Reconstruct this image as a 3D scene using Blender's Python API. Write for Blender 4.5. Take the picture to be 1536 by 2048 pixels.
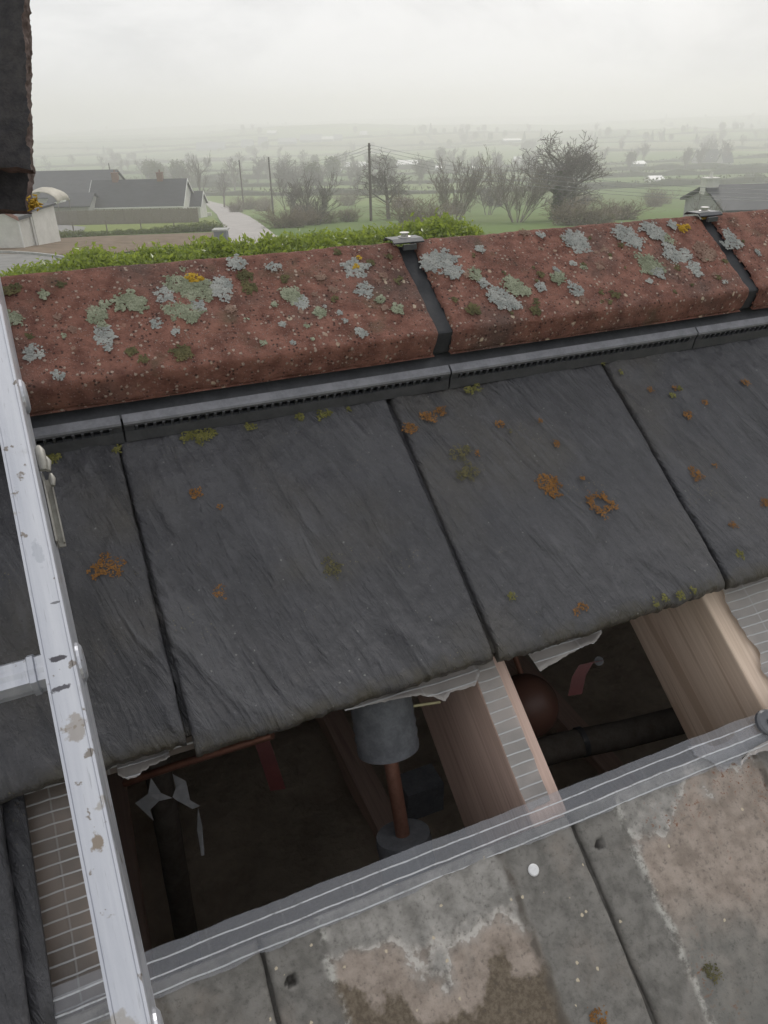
import bpy, math, random
import numpy as np
from mathutils import Matrix, Vector

for o in list(bpy.data.objects):
    bpy.data.objects.remove(o, do_unlink=True)
sc = bpy.context.scene
COL = sc.collection

# ------------------------------------------------------------------ camera
HC = 5.3                                             # lens height above the garden
FPX = 1488.0                                         # focal length in pixels of the 1536 x 2048 frame
v1 = np.array([4082.0, 899.0, -FPX]); v1 /= np.linalg.norm(v1)       # ridge direction seen from the lens
a0 = np.array([0, 1024 - 215.0, -FPX])
upc = np.cross(v1, a0); upc /= np.linalg.norm(upc)
if upc[1] < 0: upc = -upc
yc = np.cross(upc, v1)
RW = np.stack([v1, yc, upc])                          # lens axes -> world axes (X along the ridge, Z up)
CAM = np.array([0, 0, HC])
camd = bpy.data.cameras.new('camera'); cam = bpy.data.objects.new('camera', camd); COL.objects.link(cam)
M4 = Matrix.Identity(4)
for i in range(3):
    for j in range(3): M4[i][j] = float(RW[i, j])
M4[0][3], M4[1][3], M4[2][3] = 0, 0, HC
cam.matrix_world = M4
camd.sensor_fit = 'VERTICAL'; camd.sensor_height = 24.0
camd.lens = FPX / 2048 * 24.0
camd.clip_start = 0.02; camd.clip_end = 40000
sc.camera = cam
FWD = RW @ np.array([0, 0, -1.0]); HD = np.array([FWD[0], FWD[1], 0]); HD /= np.linalg.norm(HD)
RT = np.array([HD[1], -HD[0], 0])                     # to the right of the heading

# ------------------------------------------------------------------ sky, sun, exposure
SUN_EL = math.radians(40)
sun_dir = HD * math.cos(math.radians(14)) + RT * math.sin(math.radians(14))
sun_dir = sun_dir * math.cos(SUN_EL) + np.array([0, 0, math.sin(SUN_EL)])
w = bpy.data.worlds.new('World'); sc.world = w; w.use_nodes = True
nt = w.node_tree; nt.nodes.clear()
def nd(nt, t, ins=None, **at):
    n = nt.nodes.new(t)
    for k, v in at.items(): setattr(n, k, v)
    for k, v in (ins or {}).items():
        s = n.inputs[k]
        if isinstance(v, bpy.types.NodeSocket): nt.links.new(v, s)
        elif isinstance(v, (tuple, list)) and s.type == 'RGBA' and len(v) == 3: s.default_value = (*v, 1)
        else: s.default_value = v
    return n
def mth(nt, op, a, b=0.0, c=0.0, clamp=False):
    return nd(nt, 'ShaderNodeMath', {0: a, 1: b, 2: c}, operation=op, use_clamp=clamp).outputs[0]
def mix(nt, f, a, b, blend='MIX'):
    n = nd(nt, 'ShaderNodeMix', None, data_type='RGBA', blend_type=blend)
    for i, v in ((0, f), (6, a), (7, b)):
        s = n.inputs[i]
        if isinstance(v, bpy.types.NodeSocket): nt.links.new(v, s)
        elif i == 0: s.default_value = v
        else: s.default_value = (*v, 1) if len(v) == 3 else v
    return n.outputs[2]
def noise(nt, vec, scale, detail=4, rough=0.55, dist=0.0):
    return nd(nt, 'ShaderNodeTexNoise', {'Vector': vec, 'Scale': scale, 'Detail': detail, 'Roughness': rough, 'Distortion': dist}).outputs['Fac']
def ss(nt, x, lo, hi, a=0.0, b=1.0):
    return nd(nt, 'ShaderNodeMapRange', {0: x, 1: lo, 2: hi, 3: a, 4: b}, interpolation_type='SMOOTHSTEP').outputs[0]
def mapv(nt, vec, loc=(0, 0, 0), rot=(0, 0, 0), scale=(1, 1, 1)):
    return nd(nt, 'ShaderNodeMapping', {'Vector': vec, 'Location': loc, 'Rotation': rot, 'Scale': scale}).outputs[0]

sky = nd(nt, 'ShaderNodeTexSky', None, sky_type='NISHITA', sun_disc=False, sun_elevation=SUN_EL,
         sun_rotation=math.atan2(sun_dir[0], sun_dir[1]), air_density=1.0, dust_density=6.0, ozone_density=1.0)
tc = nd(nt, 'ShaderNodeTexCoord')
cl = noise(nt, mapv(nt, tc.outputs['Generated'], scale=(1, 1, 2.8)), 3.4, 6, 0.58, 0.5)
cloud = mix(nt, ss(nt, cl, 0.36, 0.62), (7.9, 8.0, 8.15), (9.6, 9.65, 9.75))
cov = ss(nt, noise(nt, tc.outputs['Generated'], 1.7, 3), 0.2, 0.6, 0.88, 0.97)
skyc = mix(nt, cov, sky.outputs[0], cloud)
bg = nd(nt, 'ShaderNodeBackground', {'Color': skyc, 'Strength': 0.1})
nt.links.new(bg.outputs[0], nd(nt, 'ShaderNodeOutputWorld').inputs[0])

sl = bpy.data.lights.new('sun', 'SUN'); sl.energy = 1.5; sl.angle = math.radians(10); sl.color = (1, 0.96, 0.90)
so = bpy.data.objects.new('sun', sl); COL.objects.link(so)
so.rotation_euler = Vector(-sun_dir).to_track_quat('-Z', 'Y').to_euler(); so.location = (0, 0, 60)
vs = sc.view_settings; vs.view_transform = 'Standard'; vs.look = 'None'; vs.exposure = 0.0; vs.gamma = 1.0; vs.use_curve_mapping = False
sc.render.engine = 'CYCLES'
cy = sc.cycles; cy.use_denoising = True; cy.max_bounces = 8; cy.diffuse_bounces = 4; cy.glossy_bounces = 3
cy.transmission_bounces = 4; cy.transparent_max_bounces = 12; cy.volume_bounces = 4; cy.sample_clamp_indirect = 4.0
try: cy.denoiser = 'OPENIMAGEDENOISE'; cy.denoising_input_passes = 'RGB_ALBEDO_NORMAL'
except Exception: pass

# ------------------------------------------------------------------ helpers
random.seed(7); rng = np.random.default_rng(7)
SR = 0.675                                            # lens to the plane of the top course of tiles
ROOFP = math.radians(35.62)
XA = np.array([1.0, 0, 0]); VA = np.array([0, math.cos(ROOFP), math.sin(ROOFP)]); NA = np.array([0, -math.sin(ROOFP), math.cos(ROOFP)])
RO = CAM - SR * NA                                    # foot of the lens on the roof plane
def rp(u, v, w=0.0): return RO + XA * u + VA * v + NA * w
ROOFM = Matrix(((1, 0, 0, float(RO[0])), (0, float(VA[1]), float(NA[1]), float(RO[1])), (0, float(VA[2]), float(NA[2]), float(RO[2])), (0, 0, 0, 1)))
def ray(px, py): return RW @ np.array([px - 768.0, 1024.0 - py, -FPX])
def uv(px, py, w=0.0):                                # a picture point as roof coordinates at height w over the tiles
    r = ray(px, py); t = (w - SR) / (r @ NA); p = r * t
    return float(p @ XA), float(p @ VA)
def at(px, py, s):                                    # a picture point as a world point s metres ahead
    r = ray(px, py); return CAM + r * (s / (r @ HD))
def cz(px, py, z):                                    # a picture point at depth z from the lens
    return CAM + ray(px, py) * (z / FPX)

def hsh(ix, iy, seed):
    n = (ix.astype(np.int64) * 374761393 + iy.astype(np.int64) * 668265263 + seed * 974711) & 0x7fffffff
    n = ((n ^ (n >> 13)) * 1274126177) & 0x7fffffff
    return ((n ^ (n >> 16)) & 0xffff) / 65535.0
def vnoise(x, y, seed=0):
    x = np.asarray(x, float); y = np.asarray(y, float)
    ix = np.floor(x); iy = np.floor(y); fx = x - ix; fy = y - iy
    fx = fx * fx * (3 - 2 * fx); fy = fy * fy * (3 - 2 * fy)
    a = hsh(ix, iy, seed); b = hsh(ix + 1, iy, seed); c = hsh(ix, iy + 1, seed); d = hsh(ix + 1, iy + 1, seed)
    return (a + (b - a) * fx) * (1 - fy) + (c + (d - c) * fx) * fy
def fbm(x, y, seed=0, oct=4, g=0.5):
    s = 0; a = 1; tot = 0
    for k in range(oct):
        s = s + a * vnoise(np.asarray(x) * 2 ** k, np.asarray(y) * 2 ** k, seed + k * 17); tot += a; a *= g
    return s / tot * 2 - 1

def mesh_np(name, V, F, smooth=True):
    """V (n,3); F list of arrays (m,k) of indices"""
    me = bpy.data.meshes.new(name)
    V = np.asarray(V, np.float32)
    if not isinstance(F, list): F = [F]
    F = [np.asarray(f, np.int32) for f in F if len(f)]
    me.vertices.add(len(V)); me.vertices.foreach_set('co', V.ravel())
    nl = sum(f.size for f in F); npoly = sum(len(f) for f in F)
    me.loops.add(nl); me.polygons.add(npoly)
    me.loops.foreach_set('vertex_index', np.concatenate([f.ravel() for f in F]))
    tot = np.concatenate([np.full(len(f), f.shape[1], np.int32) for f in F])
    st = np.concatenate([[0], np.cumsum(tot)[:-1]]).astype(np.int32)
    me.polygons.foreach_set('loop_start', st); me.polygons.foreach_set('loop_total', tot)
    me.polygons.foreach_set('use_smooth', np.full(npoly, bool(smooth)))
    me.update(calc_edges=True); me.validate()
    return me
def gridf(nx, ny, off=0):                             # faces of an (ny rows, nx cols) vertex grid
    i = np.arange(nx - 1)[None, :] + np.arange(ny - 1)[:, None] * nx
    i = i.ravel() + off
    return np.stack([i, i + 1, i + nx + 1, i + nx], 1)
class MB:
    def __init__(s): s.v = []; s.q = []; s.t = []; s.n = 0
    def add(s, V, Q=(), T=()):
        V = np.asarray(V, float).reshape(-1, 3)
        if len(Q): s.q.append(np.asarray(Q) + s.n)
        if len(T): s.t.append(np.asarray(T) + s.n)
        s.v.append(V); s.n += len(V); return s
    def box(s, lo, hi, M=None):
        lo = np.array(lo, float); hi = np.array(hi, float)
        V = np.array([[(lo, hi)[i][0], (lo, hi)[j][1], (lo, hi)[k][2]] for i in (0, 1) for j in (0, 1) for k in (0, 1)])
        if M is not None: V = V @ np.array(M)[:3, :3].T + np.array(M)[:3, 3]
        return s.add(V, [[0, 1, 3, 2], [4, 6, 7, 5], [0, 4, 5, 1], [2, 3, 7, 6], [0, 2, 6, 4], [1, 5, 7, 3]])
    def tube(s, P, R, n=6, cap=True):
        P = np.asarray(P, float); R = np.broadcast_to(np.asarray(R, float), (len(P),))
        T = np.gradient(P, axis=0); T /= np.linalg.norm(T, axis=1)[:, None] + 1e-12
        a = np.array([0, 0, 1.0]) if abs(T[0][2]) < 0.9 else np.array([1.0, 0, 0])
        U = np.cross(T, a); U /= np.linalg.norm(U, axis=1)[:, None] + 1e-12
        W = np.cross(T, U)
        th = np.arange(n) * 2 * math.pi / n
        V = P[:, None] + R[:, None, None] * (U[:, None] * np.cos(th)[None, :, None] + W[:, None] * np.sin(th)[None, :, None])
        V = V.reshape(-1, 3); Q = []
        for k in range(len(P) - 1):
            i = np.arange(n); j = (i + 1) % n
            Q.append(np.stack([k * n + i, k * n + j, (k + 1) * n + j, (k + 1) * n + i], 1))
        Q = np.concatenate(Q); T3 = []
        if cap:
            m = len(V); i = np.arange(n); j = (i + 1) % n; e = (len(P) - 1) * n
            V = np.vstack([V, P[0], P[-1], V[:n], V[e:e + n]]); b0, b1 = m + 2, m + 2 + n
            T3 = np.vstack([np.stack([np.full(n, m), b0 + j, b0 + i], 1), np.stack([np.full(n, m + 1), b1 + i, b1 + j], 1)])
        return s.add(V, Q, T3)
    def prism(s, poly, a, b):                          # convex polygon in 3D, swept from offset a to offset b
        P = np.asarray(poly, float); n = len(P)
        V = np.vstack([P + np.asarray(a), P + np.asarray(b)]); i = np.arange(n); j = (i + 1) % n
        T = [[0, k + 1, k] for k in range(1, n - 1)] + [[n, n + k, n + k + 1] for k in range(1, n - 1)]
        return s.add(V, np.stack([i, j, n + j, n + i], 1), T)
    def mesh(s, name, smooth=False):
        F = []
        if s.q: F.append(np.concatenate(s.q))
        if s.t: F.append(np.concatenate(s.t))
        return mesh_np(name, np.concatenate(s.v), F, smooth)
    def obj(s, name, mat, parent=None, smooth=False):
        return mk(name, s.mesh(name, smooth), mat, parent)
LM = {}
def mk(name, me, mat, parent=None, M=None):
    o = bpy.data.objects.new(name, me); COL.objects.link(o)
    if mat is not None and not me.materials: me.materials.append(mat)
    if parent is not None: o.parent = parent
    if M is not None: o.matrix_local = M; LM[o.name] = M
    return o
def tag(o, label=None, cat=None, group=None, kind=None):
    if label: o['label'] = label
    if cat: o['category'] = cat
    if group: o['group'] = group
    if kind: o['kind'] = kind
    return o
def thing(name, label, cat, loc=(0, 0, 0), rz=0.0, group=None):
    o = bpy.data.objects.new(name, None); COL.objects.link(o); o.empty_display_size = 0.2
    o.location = [float(x) for x in loc]; o.rotation_euler = (0, 0, rz)
    return tag(o, label, cat, group)
def copy_tree(o, parent=None):
    c = o.copy(); COL.objects.link(c); c.parent = parent
    for ch in o.children: copy_tree(ch, c)
    return c
def T(x, y, z): return Matrix.Translation((float(x), float(y), float(z)))
HEADING = math.atan2(HD[1], HD[0])
BACK_RZ = math.atan2(RT[1], RT[0])                    # local x along picture right, local y away from the lens

# ------------------------------------------------------------------ materials
def newmat(name):
    m = bpy.data.materials.new(name); m.use_nodes = True; nt = m.node_tree; nt.nodes.clear()
    return m, nt
def oc(nt, rand=True):
    t = nd(nt, 'ShaderNodeTexCoord').outputs['Object']
    if rand:
        r = nd(nt, 'ShaderNodeObjectInfo').outputs['Random']
        t = nd(nt, 'ShaderNodeVectorMath', {0: t, 1: mth(nt, 'MULTIPLY', r, 37.0)}, operation='ADD').outputs[0]
    return t
def finish(nt, col, rough=0.8, bump=None, bstr=0.3, bdist=0.002, metal=0.0, spec=0.3, **kw):
    ins = {'Base Color': col, 'Roughness': rough, 'Metallic': metal, 'Specular IOR Level': spec}
    if bump is not None:
        ins['Normal'] = nd(nt, 'ShaderNodeBump', {'Height': bump, 'Strength': bstr, 'Distance': bdist}).outputs[0]
    ins.update(kw)
    b = nd(nt, 'ShaderNodeBsdfPrincipled', ins)
    nt.links.new(b.outputs[0], nd(nt, 'ShaderNodeOutputMaterial').inputs[0])
    return b
def simple(name, c1, c2, scale=8.0, rough=0.8, bstr=0.2, bdist=0.01, spec=0.3, metal=0.0, stretch=(1, 1, 1)):
    m, nt = newmat(name); v = mapv(nt, oc(nt), scale=stretch)
    n1 = noise(nt, v, scale, 6, 0.6); n2 = noise(nt, v, scale * 5.3, 3)
    f = mth(nt, 'ADD', mth(nt, 'MULTIPLY', n1, 0.7), mth(nt, 'MULTIPLY', n2, 0.3))
    finish(nt, mix(nt, ss(nt, f, 0.33, 0.67), c1, c2), rough, f, bstr, bdist, metal, spec)
    return m
def specks(nt, vec, scale, thr, size):                # sparse specks: voronoi cells with a high random value, near their centre
    vo = nd(nt, 'ShaderNodeTexVoronoi', {'Vector': vec, 'Scale': scale, 'Randomness': 1.0}, feature='F1')
    pick = mth(nt, 'GREATER_THAN', nd(nt, 'ShaderNodeSeparateColor', {0: vo.outputs['Color']}).outputs[0], thr)
    wob = mth(nt, 'MULTIPLY', mth(nt, 'SUBTRACT', noise(nt, vec, scale * 2.5, 2), 0.5), 0.5)
    return mth(nt, 'MULTIPLY', pick, ss(nt, mth(nt, 'ADD', vo.outputs['Distance'], wob), size, size + 0.12, 1.0, 0.0))

def slate_mat():
    m, nt = newmat('riven_slate'); v = oc(nt)
    big = noise(nt, v, 9, 5, 0.6); fine = noise(nt, v, 300, 4, 0.75); mid = noise(nt, v, 60, 5, 0.65)
    rot = mapv(nt, v, rot=(0, 0, -0.28))
    st = noise(nt, mapv(nt, rot, scale=(40, 7.5, 7.5)), 1.0, 3, 0.5, 1.5)          # riven ripples running down the slope
    st2 = noise(nt, mapv(nt, rot, scale=(110, 26, 26)), 1.0, 4, 0.6, 1.2)
    patch = ss(nt, noise(nt, v, 7, 4), 0.36, 0.60)
    rg = mth(nt, 'SUBTRACT', 1.0, mth(nt, 'ABSOLUTE', mth(nt, 'MULTIPLY', mth(nt, 'SUBTRACT', st, 0.5), 4.5)))
    c = mix(nt, ss(nt, big, 0.3, 0.7), (0.0317, 0.0322, 0.0382), (0.0566, 0.0560, 0.0632))
    c = mix(nt, ss(nt, mid, 0.42, 0.72, 0, 0.6), c, (0.0862, 0.0854, 0.0933))
    c = mix(nt, ss(nt, noise(nt, v, 5.0, 4), 0.48, 0.68, 0, 0.7), c, (0.0676, 0.0602, 0.0500))
    c = mix(nt, ss(nt, st, 0.47, 0.30, 0, 0.7), c, (0.0235, 0.0238, 0.0279)); c = mix(nt, mth(nt, 'MULTIPLY', ss(nt, st, 0.53, 0.68, 0, 0.5), patch), c, (0.1035, 0.1029, 0.1117))  # ripple relief shading painted in: darker valleys, paler crests
    c = mix(nt, ss(nt, st2, 0.60, 0.74, 0, 0.25), c, (0.0966, 0.0959, 0.1029)); c = mix(nt, ss(nt, st2, 0.42, 0.28, 0, 0.3), c, (0.0262, 0.0266, 0.0301))
    c = mix(nt, ss(nt, fine, 0.57, 0.74, 0, 0.65), c, (0.1311, 0.1295, 0.1360))
    c = mix(nt, ss(nt, fine, 0.43, 0.27, 0, 0.75), c, (0.0179, 0.0182, 0.0213))
    c = mix(nt, mth(nt, 'MULTIPLY', nd(nt, 'ShaderNodeObjectInfo').outputs['Random'], 0.28), c, (0.0690, 0.0672, 0.0720))
    yy = nd(nt, 'ShaderNodeSeparateXYZ', {0: nd(nt, 'ShaderNodeTexCoord').outputs['Object']}).outputs[1]
    c = mix(nt, mth(nt, 'MULTIPLY', ss(nt, mth(nt, 'ADD', yy, mth(nt, 'MULTIPLY', mid, 0.03)), 0.016, 0.036, 1, 0), ss(nt, noise(nt, v, 24, 4), 0.35, 0.6, 0.2, 0.85)), c, (0.0587, 0.0511, 0.0367))
    sp = mth(nt, 'MULTIPLY', specks(nt, v, 240, 0.965, 0.16), ss(nt, noise(nt, v, 16, 3), 0.42, 0.58))
    sp2 = mth(nt, 'MULTIPLY', specks(nt, v, 380, 0.72, 0.22), ss(nt, noise(nt, v, 15, 5, 0.65), 0.56, 0.70))
    c = mix(nt, mth(nt, 'MULTIPLY', sp, 0.7), c, (0.2346, 0.2380, 0.2278)); c = mix(nt, mth(nt, 'MULTIPLY', sp2, 0.75), c, (0.1656, 0.1470, 0.0882))
    h = mth(nt, 'ADD', mth(nt, 'MULTIPLY', mth(nt, 'MULTIPLY', st, patch), 1.5), mth(nt, 'ADD', mth(nt, 'MULTIPLY', st2, 0.5), mth(nt, 'ADD', mth(nt, 'MULTIPLY', mid, 0.25), mth(nt, 'MULTIPLY', fine, 0.14))))
    finish(nt, c, ss(nt, mid, 0.3, 0.7, 0.42, 0.64), h, 1.0, 0.0075, spec=0.5)
    return m
def stained_mat(name, brown):
    """head of a tile that lay under its neighbour: clean strips beside the joints, silt and salts between them (x across, y up from the tail)"""
    m, nt = newmat(name)
    t = nd(nt, 'ShaderNodeTexCoord').outputs['Object']; v = oc(nt)
    x = nd(nt, 'ShaderNodeSeparateXYZ', {0: t}); X, Y = x.outputs[0], x.outputs[1]
    wob = mth(nt, 'MULTIPLY', mth(nt, 'SUBTRACT', noise(nt, v, 40, 4), 0.5), 0.012)
    xx = mth(nt, 'ADD', X, wob)
    n1 = noise(nt, v, 13, 5, 0.6); n2 = noise(nt, v, 60, 5, 0.65); n3 = noise(nt, v, 240, 4, 0.7)
    silt = mth(nt, 'MULTIPLY', ss(nt, xx, 0.045, 0.053), ss(nt, xx, 0.218, 0.230, 1, 0))
    clean = mix(nt, ss(nt, n2, 0.3, 0.7), (0.1207, 0.1150, 0.1058), (0.2012, 0.1909, 0.1771))
    clean = mix(nt, ss(nt, n1, 0.5, 0.75, 0, 0.7), clean, (0.2530, 0.2185, 0.1898))
    F = mth(nt, 'ADD', mth(nt, 'SUBTRACT', 0.42, Y), mth(nt, 'MULTIPLY', mth(nt, 'SUBTRACT', noise(nt, v, 11, 6, 0.55), 0.5), 0.19))
    F = mth(nt, 'SUBTRACT', F, mth(nt, 'MULTIPLY', X, 0.16 if brown else 0.0))
    pale = mix(nt, ss(nt, n2, 0.3, 0.7), (0.1725, 0.1644, 0.1518), (0.3105, 0.2967, 0.2794))
    pink = mix(nt, ss(nt, n2, 0.3, 0.7), (0.2127, 0.1748, 0.1472), (0.3450, 0.2898, 0.2507))
    brn = mix(nt, ss(nt, n3, 0.35, 0.65), (0.0978, 0.0759, 0.0540), (0.1552, 0.1265, 0.0954))
    c = mix(nt, ss(nt, F, 0.020, 0.045), pale, pink)
    line = mth(nt, 'MULTIPLY', ss(nt, F, 0.016, 0.031), ss(nt, F, 0.031, 0.0335, 1, 0))
    c = mix(nt, mth(nt, 'MULTIPLY', mth(nt, 'MULTIPLY', mth(nt, 'MULTIPLY', line, line), ss(nt, n2, 0.35, 0.6)), 0.7), c, (0.5060, 0.4830, 0.4542))
    if brown:
        c = mix(nt, ss(nt, F, 0.058, 0.066), c, brn)
        F2 = noise(nt, v, 8, 5, 0.6)
        c = mix(nt, mth(nt, 'MULTIPLY', ss(nt, F2, 0.52, 0.68), ss(nt, F, 0.09, 0.13)), c, (0.2645, 0.2587, 0.2415))
    else:
        c = mix(nt, ss(nt, F, 0.10, 0.20), c, mix(nt, ss(nt, n2, 0.3, 0.7), (0.1380, 0.1357, 0.1265), (0.2070, 0.1978, 0.1817)))
        c = mix(nt, mth(nt, 'MULTIPLY', ss(nt, n3, 0.55, 0.65), ss(nt, n1, 0.5, 0.6)), c, (0.1840, 0.0920, 0.0575))
    low = ss(nt, Y, 0.20, 0.26, 1, 0)
    c = mix(nt, silt, clean, c)
    c = mix(nt, mth(nt, 'MULTIPLY', low, 0.6), c, (0.1495, 0.1437, 0.1323))
    edge = mth(nt, 'MULTIPLY', ss(nt, xx, 0.040, 0.047), ss(nt, xx, 0.048, 0.054, 1, 0))
    c = mix(nt, mth(nt, 'MULTIPLY', edge, ss(nt, n2, 0.45, 0.6, 0, 0.7)), c, (0.4830, 0.4715, 0.4370))
    edge2 = mth(nt, 'MULTIPLY', ss(nt, xx, 0.214, 0.221), ss(nt, xx, 0.223, 0.229, 1, 0))
    c = mix(nt, mth(nt, 'MULTIPLY', edge2, ss(nt, n2, 0.4, 0.6, 0.3, 0.9)), c, (0.0805, 0.0690, 0.0575))
    sp = specks(nt, v, 190, 0.975, 0.2); c = mix(nt, sp, c, (0.4830, 0.4140, 0.3105))
    c = mix(nt, ss(nt, n3, 0.45, 0.3, 0, 0.45), c, (0.0805, 0.0747, 0.0690))
    h = mth(nt, 'ADD', mth(nt, 'MULTIPLY', n2, 0.5), mth(nt, 'ADD', mth(nt, 'MULTIPLY', n3, 0.22), mth(nt, 'MULTIPLY', silt, 0.22)))
    finish(nt, c, 0.75, h, 0.5, 0.0025, spec=0.3)
    return m
def ridge_mat():
    m, nt = newmat('red_concrete'); v = oc(nt)
    n1 = noise(nt, v, 8, 6, 0.62); n2 = noise(nt, v, 45, 5, 0.65); n3 = noise(nt, v, 400, 4, 0.8); n4 = noise(nt, v, 14, 5, 0.6, 0.5)
    c = mix(nt, ss(nt, n2, 0.32, 0.68), (0.1596, 0.0684, 0.0513), (0.3135, 0.1482, 0.1117))
    c = mix(nt, ss(nt, n1, 0.46, 0.70, 0, 0.75), c, (0.1083, 0.0844, 0.0752))
    c = mix(nt, ss(nt, n4, 0.57, 0.72, 0, 0.7), c, (0.3192, 0.1482, 0.1049))
    c = mix(nt, ss(nt, noise(nt, v, 19, 5, 0.6), 0.55, 0.72, 0, 0.55), c, (0.1140, 0.1083, 0.0684))
    c = mix(nt, ss(nt, n3, 0.56, 0.72, 0, 0.75), c, (0.3420, 0.1881, 0.1482))
    c = mix(nt, ss(nt, n3, 0.44, 0.28, 0, 0.85), c, (0.0399, 0.0228, 0.0205))
    g1 = specks(nt, v, 190, 0.74, 0.24); g2 = specks(nt, v, 95, 0.93, 0.18)
    c = mix(nt, mth(nt, 'MULTIPLY', g1, 0.8), c, (0.5016, 0.3990, 0.3306)); c = mix(nt, mth(nt, 'MULTIPLY', g2, ss(nt, n1, 0.3, 0.55)), c, (0.5928, 0.4788, 0.3648))
    g3 = specks(nt, v, 420, 0.70, 0.26); pit = specks(nt, mapv(nt, v, loc=(3, 1, 2)), 260, 0.80, 0.26)
    c = mix(nt, mth(nt, 'MULTIPLY', g3, 0.6), c, (0.3762, 0.2622, 0.2280)); c = mix(nt, mth(nt, 'MULTIPLY', pit, 0.75), c, (0.0399, 0.0251, 0.0228))
    h = mth(nt, 'ADD', mth(nt, 'ADD', n3, mth(nt, 'MULTIPLY', n2, 0.6)), mth(nt, 'MULTIPLY', mth(nt, 'SUBTRACT', mth(nt, 'ADD', mth(nt, 'ADD', g1, g2), g3), pit), 0.4))
    finish(nt, c, 0.9, h, 1.0, 0.0035, spec=0.25)
    return m
def lichen_mat(name, c1, c2, c3):
    m, nt = newmat(name); v = oc(nt)
    n1 = noise(nt, v, 60, 5, 0.6); n2 = noise(nt, v, 420, 4, 0.75)
    c = mix(nt, ss(nt, n1, 0.35, 0.65), c1, c2); c = mix(nt, ss(nt, n2, 0.48, 0.32), c, c3)
    finish(nt, c, 0.95, mth(nt, 'ADD', n2, n1), 0.8, 0.002, spec=0.1)
    return m
def wood_mat(name, c1, c2, c3):
    m, nt = newmat(name); v = oc(nt)
    g = noise(nt, mapv(nt, v, scale=(210, 4.0, 210)), 1.0, 4, 0.6, 0.5); b = noise(nt, mapv(nt, v, scale=(12, 2, 12)), 1.0, 3)
    k = noise(nt, mapv(nt, v, scale=(40, 1.5, 40)), 1.0, 4, 0.5, 1.2)
    c = mix(nt, ss(nt, g, 0.3, 0.7), c1, c2); c = mix(nt, ss(nt, k, 0.58, 0.68, 0, 0.7), c, c3); c = mix(nt, ss(nt, b, 0.4, 0.7, 0, 0.35), c, c1)
    finish(nt, c, 0.8, g, 0.22, 0.0008, spec=0.2)
    return m
def membrane_mat(name, body, alpha, lines=0.011, cross=0.062):
    """reinforced underlay: woven threads in translucent film, x across the roof, y up the slope"""
    m, nt = newmat(name); t = nd(nt, 'ShaderNodeTexCoord').outputs['Object']; v = oc(nt)
    s = nd(nt, 'ShaderNodeSeparateXYZ', {0: t}); wob = mth(nt, 'MULTIPLY', mth(nt, 'SUBTRACT', noise(nt, t, 18, 3), 0.5), 0.004)
    def thr(x, sp, wd):
        d = mth(nt, 'ABSOLUTE', mth(nt, 'SUBTRACT', mth(nt, 'FRACT', mth(nt, 'DIVIDE', mth(nt, 'ADD', x, wob), sp)), 0.5))
        return ss(nt, d, 0.5 - wd, 0.5 - wd * 0.4)
    L = mth(nt, 'MAXIMUM', thr(s.outputs[1], lines, 0.10), mth(nt, 'MULTIPLY', thr(s.outputs[0], cross, 0.022), 0.3))
    n = noise(nt, v, 30, 5, 0.6); n2 = noise(nt, v, 150, 3)
    c = mix(nt, ss(nt, n, 0.35, 0.65), body, tuple(0.62 * x for x in body)); c = mix(nt, mth(nt, 'MULTIPLY', L, 0.7), c, (0.60, 0.61, 0.63))
    a = mth(nt, 'MAXIMUM', mth(nt, 'MULTIPLY', mth(nt, 'MULTIPLY', L, ss(nt, n2, 0.25, 0.5, 0.55, 1.0)), 0.85), ss(nt, n, 0.3, 0.7, alpha * 0.75, min(1, alpha * 1.25)))
    h = mth(nt, 'ADD', mth(nt, 'MULTIPLY', n, 0.8), mth(nt, 'MULTIPLY', L, 0.35))
    finish(nt, c, 0.32, h, 0.5, 0.004, spec=0.5, Alpha=a)
    return m
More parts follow.
